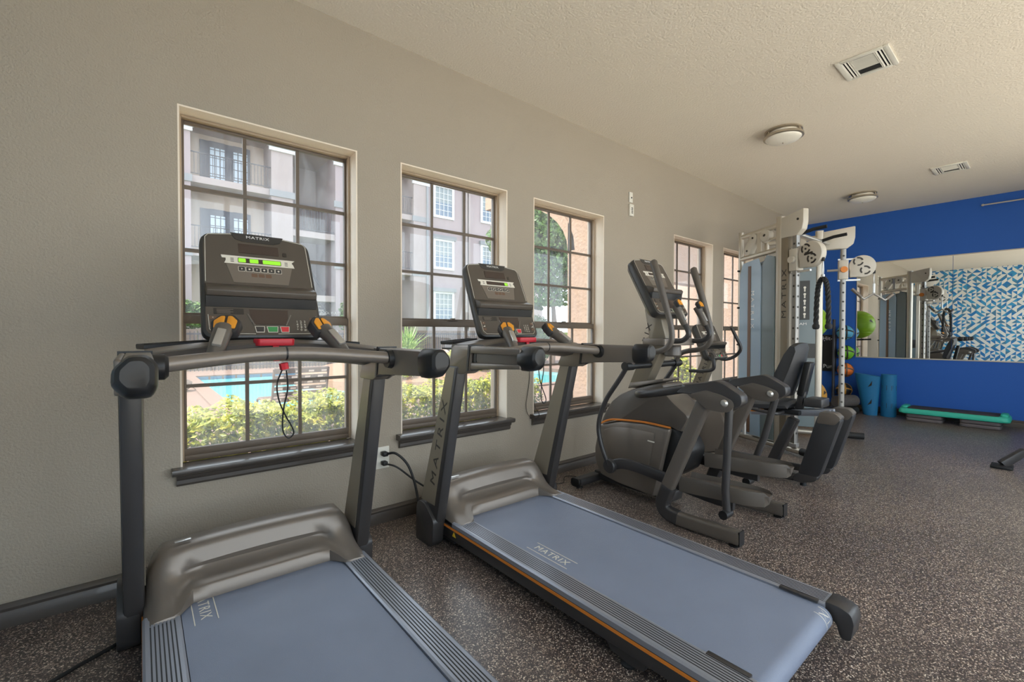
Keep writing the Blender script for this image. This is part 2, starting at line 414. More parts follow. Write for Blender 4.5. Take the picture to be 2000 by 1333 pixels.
# ---- five sash windows
GY = .13
def window(i, x0, x1):
    win = struct(thing(f'window_{i}', ['', 'first window, behind the nearest treadmill', 'second window, behind the middle treadmill', 'third window, stucco pier in its right panes', 'fourth window, behind the elliptical grips', 'fifth window, beside the cable machine'][i], 'window', (x0, 0, 0)))
    W_ = x1-x0; z0, z1, zm = ZS, ZH, 1.288
    b = MB(); t = .008
    b.box(0, t, .0, .2, z0, z1-t).box(W_-t, W_, .0, .2, z0, z1-t).box(0, W_, .0, .2, z1-t, z1)
    b.build('reveal', 'reveal_daylit', win, smooth=0)
    b = MB(); f = .014
    b.box(t, t+f, GY-.03, GY+.05, z0, z1-t).box(W_-t-f, W_-t, GY-.03, GY+.05, z0, z1-t)
    b.box(t+f, W_-t-f, GY-.03, GY+.05, z1-t-f, z1-t)
    b.build('frame', 'frame_tan', win, bevel=.003)
    MB().box(t+f, W_-t-f, GY-.03, GY+.05, z0, z0+.03).build('frame_sill', 'bronze', win, bevel=.003)
    xa, xb = t+f, W_-t-f
    # sash rails
    su = MB().box(xa, xb, GY, GY+.03, zm-.012, zm+.028).box(xa, xa+.012, GY, GY+.03, zm+.028, z1-t-f).box(xb-.012, xb, GY, GY+.03, zm+.028, z1-t-f).box(xa+.012, xb-.012, GY, GY+.03, z1-t-f-.014, z1-t-f).build('upper_sash', 'bronze', win, bevel=.002)
    sl = MB().box(xa, xb, GY-.028, GY-.001, zm-.03, zm+.014).box(xa, xa+.012, GY-.028, GY-.001, z0+.065, zm-.03).box(xb-.012, xb, GY-.028, GY-.001, z0+.065, zm-.03).box(xa, xb, GY-.028, GY-.001, z0+.03, z0+.065).build('lower_sash', 'bronze', win, bevel=.002)
    MB().box(W_*.47, W_*.56, GY-.04, GY-.012, zm+.014, zm+.024).box(W_*.5, W_*.53, GY-.045, GY-.012, zm+.024, zm+.034).build('latch', 'bronze', sl, bevel=.002)
    mw = .018
    def sash(par, ya, yb, za, zb, rows, xl, xr):
        cw = (xr-xl)/3; rh = (zb-za)/rows
        for c in (1, 2): MB().box(xl+c*cw-mw/2, xl+c*cw+mw/2, ya, yb, za, zb).build('muntin', 'bronze', par, smooth=0)
        for r_ in range(1, rows): MB().box(xl, xr, ya-.002, yb+.002, za+r_*rh-mw/2, za+r_*rh+mw/2).build('muntin', 'bronze', par, smooth=0)
        yy = (ya+yb)/2; me = None
        for r_ in range(rows):
            for c in range(3):
                p = (xl+(c+.5)*cw, yy, za+(r_+.5)*rh)
                if me is None:
                    g = MB().box(-cw/2, cw/2, -.002, .002, -rh/2, rh/2).build('pane', 'window_glass', par, smooth=0); g.location = p; me = g.data
                else: share('pane', me, par, p)
    sash(su, GY+.008, GY+.022, zm+.028, z1-t-f-.014, 3, xa+.012, xb-.012)
    sash(sl, GY-.022, GY-.008, z0+.065, zm-.03, 2, xa+.012, xb-.012)
    # stool and apron
    MB().prism(round_poly([(.10, z0), (-.062, z0), (-.062, z0-.024), (-.045, z0-.036), (0, z0-.036), (.10, z0-.03)], .006, 2), 'x', -.036, W_+.036).build('sill', 'trim_grey', win)
    MB().prism([(0, z0-.036), (-.038, z0-.036), (-.034, z0-.05), (-.024, z0-.06), (-.024, z0-.078), (-.014, z0-.09), (0, z0-.092)], 'x', -.018, W_+.018).build('apron', 'trim_grey', win)
    return win
WINS = [window(i+1, *x) for i, x in enumerate(WIN)]
# unseen glazed side added behind the camera to light the room
sf = struct(thing('window_6', 'unseen tall glazing added behind the camera to light the room', 'window', (XN+.15, YR, 0)))
Wd = 7.4-XN-.15; nb = 6; b = MB()
for k in range(nb+1): b.box(k*Wd/nb-.03 if k else 0, k*Wd/nb+.03 if k < nb else Wd, -.12, -.04, .05, 2.98)
for k in range(nb):
    for z in (.05, 2.92): b.box(k*Wd/nb+.03, (k+1)*Wd/nb-.03, -.12, -.04, z, z+.06)
b.build('frame', 'bronze', sf, smooth=0)
for k in range(nb): MB().box(k*Wd/nb+.03, (k+1)*Wd/nb-.03, -.083, -.077, .11, 2.92).build('pane', 'clear_glass', sf, smooth=0)
# daylight portals in the openings (guide sampling of the sky, emit nothing of their own)
def portal(x, y, z, sx, sz, into):
    l = bpy.data.lights.new('window_portal', 'AREA'); l.shape = 'RECTANGLE'; l.size = sx; l.size_y = sz; l.cycles.is_portal = True
    o = bpy.data.objects.new('window_portal', l); COL.objects.link(o); o.location = (x, y, z)
    o.rotation_euler = (R(-90) if into < 0 else R(90), 0, 0)
for x0, x1 in WIN: portal((x0+x1)/2, .21, (ZS+ZH)/2, x1-x0, ZH-ZS, -1)
portal(XN+.15+Wd/2, YR-.21, 1.515, Wd, 2.93, 1)

# ---- lettering stuck on the first window
def wtxt(body, x, z, size): return text('window_lettering', body, size, 'print_white', WINS[0], (x, GY+.034, z), (1,0,0), (0,0,1), .0005)
wtxt('POOL RULES', .775, 1.336, .022); wtxt('IN CASE OF EMERGENCY', .755, 1.175, .018); wtxt('CALL 911', .775, 1.150, .018)
wtxt('No lifeguard on duty', .775, 1.225, .011)

# ---- mirror on the blue wall: two sheets in a slim frame
mr = thing('wall_mirror', 'wide frameless-looking wall mirror on the blue end wall', 'mirror', (LX, 0, 0))
for y0, y1 in ((-1.818, -.738), (-3.05, -1.822)): MB().box(-.010, 0, y0, y1, .862, 2.313).build('mirror_sheet', 'mirror', mr, smooth=0)
MB().box(-.014, 0, -3.06, -.728, .845, .862).box(-.014, 0, -3.06, -.728, 2.313, 2.327).box(-.014, 0, -.738, -.728, .862, 2.313).build('frame', 'steel_white', mr, bevel=.002)
# thin rail high on the blue wall
rl = thing('wall_rail', 'thin pale rail mounted high on the blue wall', 'rail', (LX, -2.1, 2.95))
MB().cyl((-.03, -1.2, 0), (-.03, -.005, 0), .009).build('rod', 'steel_white', rl)
MB().sphere((-.03, 0, 0), .016).build('finial', 'steel_white', rl)
for y in (-.12, -1.0): MB().cyl((-.03, y, 0), (.0, y, 0), .006, 8).build('bracket', 'steel_white', rl)

# ---- ceiling fixtures
def dome(loc, label):
    t = thing('ceiling_light', label, 'lamp', loc, 'flush ceiling lights')
    MB().lathe([(.0, 0), (.148, 0), (.152, -.003), (.152, -.014), (.146, -.018), (.0, -.018)], seg=36).build('canopy', 'nickel', t)
    MB().lathe([(.118, -.018), (.12, -.05), (.118, -.056), (.0, -.056)], seg=36).build('drum', 'frosted_glass', t)
    MB().lathe([(.120, -.050), (.158, -.046), (.162, -.052), (.162, -.066), (.156, -.070), (.125, -.070)], seg=36).build('ring', 'nickel', t)
    MB().lathe([(.146, -.066)] + [(.146*math.cos(R(a)), -.066-.044*math.sin(R(a))) for a in range(10, 91, 10)], seg=36).build('glass_bowl', 'frosted_glass', t)
    MB().sphere((0, 0, -.113), .008, 10, 6).build('finial', 'nickel', t)
    for k in range(3):
        a = 2.1*k+.4; MB().cyl((.137*math.cos(a), .137*math.sin(a), -.020), (.150*math.cos(a), .150*math.sin(a), -.050), .006, 8).build('post', 'nickel', t)
    return t
dome((4.55, -1.13, ZC), 'nearer round ceiling light with two nickel rings and a frosted bowl')
dome((7.40, -1.09, ZC), 'farther round ceiling light with two nickel rings, near the blue wall')
def vent(loc, label):
    t = thing('ceiling_vent', label, 'vent', loc, 'ceiling air vents'); a, c = .155, .145
    b = MB(); b.box(-a, a, -c, -c+.03, -.014, 0).box(-a, a, c-.03, c, -.014, 0).box(-a, -a+.025, -c+.03, c-.03, -.014, 0).box(a-.025, a, -c+.03, c-.03, -.014, 0)
    b.build('frame', 'white_plastic', t, bevel=.003)
    MB().box(-a+.02, a-.02, -c+.025, c-.025, -.003, -.001).build('duct', 'black_plastic', t, smooth=0)
    me = None
    for s_ in (-1, 1):
        for k in range(3):
            y = s_*(.075+.018*k); o = MB().bar((-a+.02, y, -.010), (a-.02, y, -.010), .009, .0025, up=(0, .6, .8)).build('slat', 'white_plastic', t, smooth=0)
    for k in range(7): MB().bar((-.03+.024*k-.08, -.062, -.010), (-.03+.024*k-.08, .062, -.010), .011, .0025, up=(.7, 0, .7)).build('slat', 'white_plastic', t, smooth=0)
    for y in (-.066, .066): MB().box(-a+.02, a-.02, y-.003, y+.003, -.013, -.004).build('divider', 'white_plastic', t, smooth=0)
    return t
vent((3.855, -1.89, ZC), 'nearer square white air vent with louvres in the ceiling')
vent((6.985, -1.97, ZC), 'farther white air vent in the ceiling by the blue wall')
# ---- small wall devices and outlet
sn = thing('wall_sensor', 'small white sensor plate high on the wall between windows', 'sensor', (3.805, 0, 2.575))
MB().box(-.028, .028, -.014, 0, -.048, .055).build('plate', 'white_plastic', sn, bevel=.003)
MB().lathe([(0, -.018), (.008, -.018), (.008, -.014)], (0.004, 0, 0), 'y', 10).build('lens', 'black_plastic', sn)
sn = thing('wall_thermostat', 'white plate with a small grille just below the wall sensor', 'thermostat', (3.81, 0, 2.455))
MB().box(-.034, .034, -.02, 0, -.062, .055).build('plate', 'white_plastic', sn, bevel=.003)
for k in range(4): MB().box(-.01, .014, -.022, -.019, -.036+.016*k, -.028+.016*k).build('grille_bar', 'print_dark', sn, smooth=0)
ot = thing('wall_outlet', 'white wall outlet with two black plugs, between the treadmills', 'outlet', (1.19, 0, .415))
MB().box(-.045, .045, -.008, 0, -.07, .07).build('plate', 'white_plastic', ot, bevel=.004)
for z in (-.03, .03): MB().lathe([(0, -.012), (.018, -.012), (.019, -.008)], (.0, 0, z), 'y', 14).build('socket', 'white_plastic', ot)
def cable(name, label, pts, r, parts=None, cat='cord', group=None):
    t = thing(name, label, cat, pts[0], group); o = Vector(pts[0])
    MB().tube([Vector(p)-o for p in curve(pts, 7)], r, 8).build('cable', 'cord_black', t)
    for nm, a, b_, w_ in (parts or []): MB().bar(Vector(a)-o, Vector(b_)-o, w_, w_*.8).build(nm, 'cord_black', t, bevel=.005)
    return t
cable('power_cord', 'thick black cord arching from the upper outlet plug to the middle treadmill', [(1.19, -.05, .445), (1.24, -.09, .45), (1.30, -.13, .38), (1.325, -.18, .27), (1.31, -.26, .17), (1.27, -.37, .16)], .008, [('plug', (1.19, -.013, .445), (1.19, -.06, .445), .034)], group='power cords')
cable('power_cord', 'thin black cord from the lower outlet plug slanting behind the middle treadmill', [(1.19, -.05, .385), (1.25, -.09, .36), (1.36, -.12, .26), (1.46, -.16, .18), (1.55, -.22, .10), (1.60, -.30, .035), (1.7, -.32, .008)], .006, [('plug', (1.19, -.013, .385), (1.19, -.055, .385), .032)], group='power cords')
cable('power_cord', 'black cord on the floor running left from the nearest treadmill', [(-.02, -.42, .03), (-.08, -.45, .010), (-.20, -.52, .008), (-.33, -.63, .008), (-.40, -.8, .008), (-.44, -1.1, .008)], .007, group='power cords')
cable('thin_wire', 'thin dark wire looping down the wall beside the third window', [(2.447, -.006, .98), (2.45, -.006, .85), (2.43, -.008, .73), (2.41, -.01, .63), (2.43, -.012, .55), (2.475, -.045, .515), (2.50, -.066, .535), (2.515, -.05, .555), (2.53, .02, .62), (2.525, .07, .85), (2.523, .08, .98)], .0022)
cable('thin_wire', 'thin dark wire on the floor in front of the elliptical base', [(2.40, -.22, .005), (2.50, -.16, .005), (2.62, -.22, .005), (2.76, -.12, .005), (2.85, -.22, .005)], .003)
# ================================================================== outdoors
def leaf_mesh(n, pos, size, elong=1.9, up=.3, rnd=random):
    vs, fs = [], []
    for i in range(n):
        c, nm = pos(); s = size*rnd.uniform(.6, 1.25)
        nm = (Vector(nm)+Vector((rnd.gauss(0, .6), rnd.gauss(0, .6), rnd.gauss(up, .5)))).normalized()
        a = nm.cross(Vector((rnd.gauss(0, 1), rnd.gauss(0, 1), rnd.gauss(0, 1)))).normalized(); b_ = nm.cross(a)
        c = Vector(c); k = len(vs)
        vs += [c-a*s*elong*.5, c+b_*s*.5-nm*s*.1, c+a*s*elong*.5, c-b_*s*.5-nm*s*.1]; fs.append((k, k+1, k+2, k+3))
    me = bpy.data.meshes.new('foliage'); me.from_pydata([tuple(v) for v in vs], [], fs); return me
def hedge_pos(x0, x1, y0, y1, ztop, zlow, rnd):
    def f():
        x = rnd.uniform(x0, x1)
        top = ztop(x) + .035*math.sin(x*9.1)+.025*math.sin(x*23+1)
        q = rnd.random()
        if q < .52: y = y0+abs(rnd.gauss(0, .07)); z = rnd.uniform(zlow, top) ; nrm = (0, -1, .3); y += .12*max(0, (z-top+.15)/.15)
        elif q < .85: y = rnd.uniform(y0, y1); z = top-abs(rnd.gauss(0, .05)); nrm = (0, -.2, 1)
        else: y = rnd.uniform(y0, y1); z = rnd.uniform(zlow, top); nrm = (0, 0, 1)
        return (x, y+.04*math.sin(x*13+z*9), z), nrm
    return f
def hedge(name, label, x0, x1, y0, y1, zt, zl, n, size, material, group=None, stems=18):
    rnd = random.Random(17); t = thing(name, label, 'hedge', ((x0+x1)/2, (y0+y1)/2, -.15), group); o = t.location
    f = hedge_pos(x0-o.x, x1-o.x, y0-o.y, y1-o.y, (lambda x: zt(x+o.x)-o.z) if callable(zt) else (lambda x: zt-o.z), zl-o.z, rnd)
    obj('foliage', leaf_mesh(n, f, size, rnd=rnd), material, t, kind='stuff')
    b = MB()
    for k in range(stems):
        x = rnd.uniform(x0, x1)-o.x; y = rnd.uniform(y0+.12, y1-.1)-o.y
        for _ in range(4):
            b.tube([(x, y, 0), (x+rnd.uniform(-.1, .1), y+rnd.uniform(-.12, .1), .35), (x+rnd.uniform(-.25, .25), y+rnd.uniform(-.25, .2), .62+rnd.uniform(-.1, .1))], [.009, .006, .002], 5)
    b.build('twigs', 'bark', t, kind='stuff')
    return t
hedge('clipped_hedge', 'sunlit clipped green hedge growing just outside the windows', -1.2, 3.42, .88, 1.8, lambda x: .60+.07*max(0, min(1, x/2.2)), .05, 30000, .026, 'hedge_leaf', stems=34)

# ---- ground, pool
PX0, PX1, PY0, PY1 = 1.30, 12.0, 6.0, 14.0
b = MB(); b.box(-30, PX0, .2, 17, -.4, -.15).box(PX1, 34, .2, 17, -.4, -.15).box(PX0, PX1, .2, PY0, -.4, -.15).box(PX0, PX1, PY1, 17, -.4, -.15)
struct(MB().box(-30, 34, -30, YR-.2, -.4, -.15).build('bounce_paving', 'bounce_paving', smooth=0))['label'] = 'unseen pale paving added behind the camera to bounce sunlight indoors'
struct(b.build('ground', 'deck', smooth=0))['label'] = 'pale pinkish concrete pool deck'
struct(MB().box(-1.5, 3.5, .2, 2.0, -.16, -.11).build('planting_bed', 'mulch', smooth=0))['label'] = 'brown mulch bed under the hedge'
struct(MB().box(-30, 40, 17, 60, -.4, 1.3).build('upper_ground', 'lawn', smooth=0))['label'] = 'raised ground in front of the apartment building'
pl = thing('swimming_pool', 'turquoise swimming pool beyond the hedge', 'pool', ((PX0+PX1)/2, (PY0+PY1)/2, -.4)); o = pl.location
MB().box(PX0, PX1, PY0, PY1, -.9, -.24).build('water', 'pool_water', pl, smooth=0, off=o)
b = MB()
for x0, x1, y0, y1 in ((PX0-.3, PX0, PY0-.3, PY1+.3), (PX1, PX1+.3, PY0-.3, PY1+.3), (PX0, PX1, PY0-.3, PY0), (PX0, PX1, PY1, PY1+.3)): b.box(x0, x1, y0, y1, -.15, -.11)
b.build('coping', 'deck', pl, off=o, smooth=0)
me = None; n = 30; tw_ = (PX1-PX0)/n
for k in range(n):
    p = (PX0+(k+.5)*tw_-o.x, PY1-.012-o.y, -.19-o.z)
    if me is None: g = MB().box(-tw_*.42, tw_*.42, -.01, .01, -.045, .045).build('waterline_tile', 'pool_tile', pl, smooth=0); g.location = p; me = g.data
    else: share('waterline_tile', me, pl, p)
rnd = random.Random(3)
def rock(loc, s, label):
    b = MB().sphere((0, 0, 0), 1, 12, 8)
    b.v = [(x*s[0]*(1+.18*math.sin(5*y+3*z+loc[0])), y*s[1]*(1+.18*math.sin(4*z+2*x+loc[1])), max(-.3, z)*s[2]*(1+.2*math.sin(6*x+loc[1]))) for x, y, z in b.v]
    r_ = b.build('boulder', 'stone', smooth=50); r_.location = loc; return tag(r_, label, 'rock', 'boulders by the pool')
rock((.30, 12.6, -.05), (.55, .6, .35), 'pinkish boulder at the far left corner of the pool')
rock((.35, 10.2, -.05), (.55, .5, .28), 'low pinkish boulder on the deck left of the pool')
rock((5.35, 9.9, .22), (.62, .6, .5), 'broad boulder under the spiky plant')
rock((7.65, 9.8, .22), (.55, .5, .45), 'boulder to the right of the spiky plant')
rock((8.9, 9.9, .1), (.5, .5, .42), 'smaller grey boulder seen behind the middle treadmill mast')
# planted rock island
struct(MB().lathe([(0, .3), (2.6, .22), (3.4, -.02), (3.5, -.3)], (6.8, 10.6, 0), 'z', 24).build('rock_island', 'mulch'))['label'] = 'planted mound in the pool'
yk = thing('yucca_plant', 'spiky pale green plant on the rocks, seen in the second window', 'plant', (6.35, 10.0, .3))
b = MB()
for k in range(150):
    a = rnd.uniform(0, 2*math.pi); e = rnd.uniform(.15, 1.35); L_ = rnd.uniform(.8, 1.25); d = Vector((math.cos(a)*math.cos(e), math.sin(a)*math.cos(e), math.sin(e)))
    s_ = Vector((-math.sin(a), math.cos(a), 0))*.022; p0 = Vector((0, 0, .25)); p1 = p0+d*L_*.55; p2 = p0+d*L_+Vector((0, 0, -.22*math.cos(e)))
    b.add([p0-s_*.7, p0+s_*.7, p1+s_, p1-s_, p2], [(0, 1, 2, 3), (3, 2, 4)])
b.build('leaves', 'yucca_leaf', yk, kind='stuff', smooth=0)
MB().tube([(0, 0, -.1), (.02, 0, .3)], [.12, .08], 10).build('stem', 'bark', yk)
def shrub(name, label, loc, r, n, size, material, cat='shrub', group=None, trunk=None, seed=1):
    rn = random.Random(seed); t = thing(name, label, cat, loc, group); zc = (trunk or 0)+r[2]*.9
    cl = [(rn.gauss(0, .42), rn.gauss(0, .42), rn.gauss(0, .42), rn.uniform(.35, .6)) for _ in range(14)] + [(0, 0, 0, .8)]
    def pos():
        c = rn.choice(cl); d = Vector((rn.gauss(0, 1), rn.gauss(0, 1), rn.gauss(0, 1))).normalized(); k = c[3]*rn.uniform(.75, 1.03)
        p = Vector(c[:3])+d*k
        if p.length > 1.15: p *= 1.15/p.length
        return (p.x*r[0], p.y*r[1], zc+p.z*r[2]), d
    obj('crown', leaf_mesh(n, pos, size, 1.6, rnd=rn), material, t, kind='stuff')
    h = trunk if trunk else r[2]*.5; b = MB().tube([(0, 0, 0), (.05*r[0], 0, h*.6), (0, .04, h+r[2]*.4)], [.05*max(1, r[0]), .04*max(1, r[0]), .02], 8)
    for k in range(5):
        a = k*1.3; b.tube([(0, 0, h*.8), (math.cos(a)*r[0]*.4, math.sin(a)*r[1]*.4, zc), (math.cos(a)*r[0]*.6, math.sin(a)*r[1]*.6, zc+r[2]*.3)], [.03, .02, .008], 6)
    b.build('trunk', 'bark', t); return t
G = 'bushes among the rocks'
shrub('low_shrub', 'yellow green bush in front of the spiky plant, left of the mast', (5.3, 8.35, .0), (.8, .55, .4), 2600, .07, 'hedge_leaf', group=G, seed=2)
shrub('low_shrub', 'yellow green bush right of the spiky plant', (7.3, 8.35, .0), (.9, .55, .4), 2600, .07, 'hedge_leaf', group=G, seed=4)
shrub('low_shrub', 'small bush low in the fourth window', (9.3, 2.6, -.15), (.5, .5, .42), 1800, .05, 'hedge_leaf', group=G, seed=5)
shrub('low_shrub', 'green bush behind the nearest treadmill, at the left edge of the first window', (1.2, 18.4, 1.3), (1.6, .7, .75), 3000, .12, 'tree_leaf', group=G, seed=6)
shrub('round_shrub', 'round clipped dark green shrub low in the third window', (14.3, 13.0, .0), (1.0, 1.0, 1.25), 5200, .09, 'tree_leaf', seed=8)
shrub('shade_tree', 'leafy tree filling the upper part of the third window', (13.6, 11.0, -.15), (2.8, 2.4, 2.1), 15000, .14, 'tree_leaf', 'tree', trunk=3.1, seed=9)
shrub('stair_shrub', 'round shrub at the foot of the outside stairs', (7.9, 19.0, 1.3), (.55, .5, .8), 1500, .1, 'tree_leaf', seed=11)
# ---- fence across the back of the pool
fn = thing('pool_fence', 'dark metal picket fence behind the pool', 'fence', (7, 16.6, -.15))
MB().box(-9, 9, -.02, .02, 1.30, 1.36).build('rail', 'iron', fn, smooth=0); MB().box(-9, 9, -.02, .02, .15, .2).build('rail', 'iron', fn, smooth=0)
me = None
for k in range(150):
    p = (-9+k*.12, 0, 0)
    if me is None: g = MB().box(-.012, .012, -.012, .012, 0, 1.42).build('picket', 'iron', fn, smooth=0); g.location = p; me = g.data
    else: share('picket', me, fn, p)
wf = thing('retaining_wall', 'brown board retaining wall behind the pool', 'wall', (7, 17.0, -.15)); me = None
for k in range(60):
    p = (-12+k*.4, -.03, .75)
    if me is None: g = MB().box(-.19, .19, -.03, .03, -.75, .75).build('board', 'fence_wood', wf, smooth=0); g.location = p; me = g.data
    else: share('board', me, wf, p)
# ---- strap lounge chair by the pool
lc = thing('lounge_chair', 'dark strap lounge chair by the pool, seen from behind', 'chair', (1.72, 4.1, -.15)); 
for x in (-.35, .35):
    MB().tube([(x, .9, .03), (x, .86, .36), (x, .0, .40), (x, -.16, .62), (x, -.24, .88)], .016, 8, smooth=3).build('side_frame', 'strap_brown', lc)
    MB().tube([(x, .05, .40), (x, -.05, .0)], .015, 8).build('leg', 'strap_brown', lc)
MB().tube([(-.35, -.24, .88), (.35, -.24, .88)], .016, 8).build('top_bar', 'strap_brown', lc)
for k in range(6):
    t_ = k/5; y = -.04-.19*t_; z = .44+.40*t_
    st = MB().bar((-.35, y, z), (.35, y, z), .012, .058, up=(0, -.4, .9)).build('strap', 'strap_brown', lc, smooth=0)
    for j in range(4):
        x = -.26+.17*j+(.04 if k % 2 else 0); MB().bar((x-.035, y-.008, z-.003), (x+.035, y-.008, z-.003), .006, .026, up=(0, -.4, .9)).build('weave', 'strap_white', st, smooth=0)
for k in range(7): MB().box(-.35, .35, .1+.11*k, .18+.11*k, .38, .39).build('seat_strap', 'strap_brown', lc, smooth=0)

# ---- the building's own stucco pier and porch to the right
pr = thing('stucco_pier', 'cream stucco pier and arch just outside the third window', 'pier', (3.8, .5, -.15)); o = pr.location
MB().box(3.56, 4.30, .2, .62, -.15, 3.3).build('pier', 'stucco_cream', pr, smooth=0, off=o)
arc = [(.62+1.5*(1-math.cos(R(a))), 2.10+.75*math.sin(R(a))) for a in range(0, 91, 9)]
arc += [(.62+1.5*(1-math.cos(R(a)))-.10*math.cos(R(a)), 2.10+.75*math.sin(R(a))+.16*math.sin(R(a))) for a in range(90, -1, -9)]
MB().prism(arc, 'x', 3.56, 3.80).build('arch', 'stucco_cream', pr, off=o)
MB().box(3.56, 4.4, .2, 1.25, 2.86, 2.96).build('eave', 'fence_wood', pr, smooth=0, off=o)
pw = thing('porch', 'cream stucco porch outside the far windows', 'porch', (8.4, 1.5, -.15)); o = pw.location
MB().box(8.0, 8.4, .2, 1.2, -.15, 3.4).build('wing_wall', 'stucco_cream', pw, smooth=0, off=o)
MB().box(7.8, 13.0, 2.6, 2.9, 2.35, 3.5).build('beam', 'stucco_cream', pw, smooth=0, off=o)
MB().box(10.6, 11.0, 2.6, 3.0, -.15, 2.35).build('column', 'stucco_cream', pw, smooth=0, off=o)
MB().box(13.0, 13.3, .2, 6.5, -.15, 3.4).build('side_wall', 'stucco_cream', pw, smooth=0, off=o)

# ---- apartment building across the pool
ab = thing('apartment_building', 'three storey taupe apartment building with balconies and stairs across the pool', 'building', (9, 21, 1.3)); o = ab.location
FY, BY = 20.0, 21.6
def ap(nm, m_, *boxes, par=None, smooth=0):
    b = MB()
    for q in boxes: b.box(*q)
    return b.build(nm, m_, par or ab, smooth=smooth, off=None if par else o)
LV = [1.3, 4.71, 7.75]; ZT = 11.0
ap('column', 'stucco_taupe', (-3.0, 1.67, FY, 25, 1.3, ZT))
ap('column', 'stucco_light', (4.66, 5.56, FY, BY+.1, 1.3, ZT))
ap('column', 'stucco_taupe', (7.50, 8.9, FY, 25, 1.3, ZT)); ap('column', 'stucco_light', (11.72, 12.62, FY-.05, FY+1.6, 1.3, ZT))
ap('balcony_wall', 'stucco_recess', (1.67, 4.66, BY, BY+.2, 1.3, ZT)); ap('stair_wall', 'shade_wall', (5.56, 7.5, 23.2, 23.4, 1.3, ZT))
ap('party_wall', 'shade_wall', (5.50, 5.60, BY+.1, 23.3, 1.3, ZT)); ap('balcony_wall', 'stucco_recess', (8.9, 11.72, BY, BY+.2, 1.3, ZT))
ap('wall', 'stucco_taupe', (12.62, 15.20, FY+.25, 25, 1.3, ZT)); ap('wall', 'stucco_taupe', (15.20, 22.0, FY+.45, 25, 1.3, ZT))
ap('roof', 'white_trim', (-3.0, 22.0, FY-.5, 25, ZT, ZT+.3))
for z in LV[1:]:
    for x0, x1 in ((1.67, 4.66), (8.9, 11.72)): ap('balcony_slab', 'stucco_light', (x0, x1, FY+.05, BY, z-.28, z))
    ap('landing_slab', 'stucco_light', (5.56, 7.5, FY+.10, 21.7, z-1.95, z-1.66)); 
ap('landing_ceiling', 'stucco_light', (5.56, 7.5, FY+.4, 23.2, 10.05, 10.2)); ap('balcony_ceiling', 'stucco_light', (1.67, 4.66, FY+.1, BY, 10.05, 10.2)); ap('balcony_ceiling', 'stucco_light', (8.9, 11.72, FY+.1, BY, 10.05, 10.2))
for x0, x1 in ((-3.0, 1.78), (4.52, 5.70), (7.36, 8.2), (11.6, 12.75)):
    ap('cornice', 'white_trim', (x0, x1, FY-.16, FY, 9.66, 9.80), (x0+.04, x1-.04, FY-.09, FY, 9.50, 9.66))
    ap('band', 'stucco_band', (x0+.06, x1-.06, FY-.07, FY, 7.44, 7.74)); ap('band', 'stucco_band', (x0+.06, x1-.06, FY-.07, FY, 4.40, 4.70))
ap('cornice', 'white_trim', (1.78, 4.52, FY-.05, FY+.1, 9.86, 10.05)); ap('cornice', 'white_trim', (5.70, 7.36, FY-.05, FY+.1, 10.0, 10.2))
for x0 in (7.98, 8.22): ap('downpipe', 'white_trim', (x0, x0+.10, FY-.1, FY, 1.3, 9.7))
for x0 in (15.10, 15.32, 15.54): ap('pilaster', 'stucco_light', (x0, x0+.10, FY+.15, FY+.46, 1.3, 10.6))
ap('downpipe', 'stucco_band', (12.50, 12.62, FY-.12, FY-.05, 1.3, 9.5))
def railing(x0, x1, y, z, h=1.0):
    r_ = ap('railing', 'iron', (x0, x1, y-.02, y+.02, z+h-.04, z+h), (x0, x1, y-.015, y+.015, z+.08, z+.11))
    me = None; n = int((x1-x0)/.13)
    for k in range(1, n):
        p = (x0+k*(x1-x0)/n-o.x, y-o.y, z+.5*h-o.z)
        if me is None: g = MB().box(-.010, .010, -.010, .010, -h/2+.08, h/2-.04).build('baluster', 'iron', r_, smooth=0); g.location = p; me = g.data
        else: share('baluster', me, r_, p)
for z in LV[1:]:
    railing(1.67, 4.66, FY+.1, z); railing(8.9, 11.72, FY+.1, z)
railing(5.6, 7.5, FY+.15, 6.09, 1.15)
def french(x0, x1, z0, z1):
    w2 = (x1-x0)/2
    fr_ = ap('french_door', 'door_grey', (x0, x1, BY-.06, BY, z0, z1))
    for k in range(2):
        a = x0+.36+k*w2*.92; g = ap('door_glass', 'door_pane', (a-o.x, a+.58-o.x, BY-.075-o.y, BY-.06-o.y, z0+.25-o.z, z1-.27-o.z), par=fr_)
        for j in range(4): ap('door_bar', 'door_grey', (a-.02+j*.2-o.x, a+.02+j*.2-o.x, BY-.09-o.y, BY-.075-o.y, z0+.25-o.z, z1-.27-o.z), par=fr_)
        for j in range(6): ap('door_bar', 'door_grey', (a-o.x, a+.58-o.x, BY-.088-o.y, BY-.075-o.y, z0+.25+j*.36-o.z, z0+.28+j*.36-o.z), par=fr_)
french(2.12, 4.08, 7.75, 9.82); french(2.12, 4.08, 4.71, 6.78); french(2.12, 4.08, 1.6, 3.7)
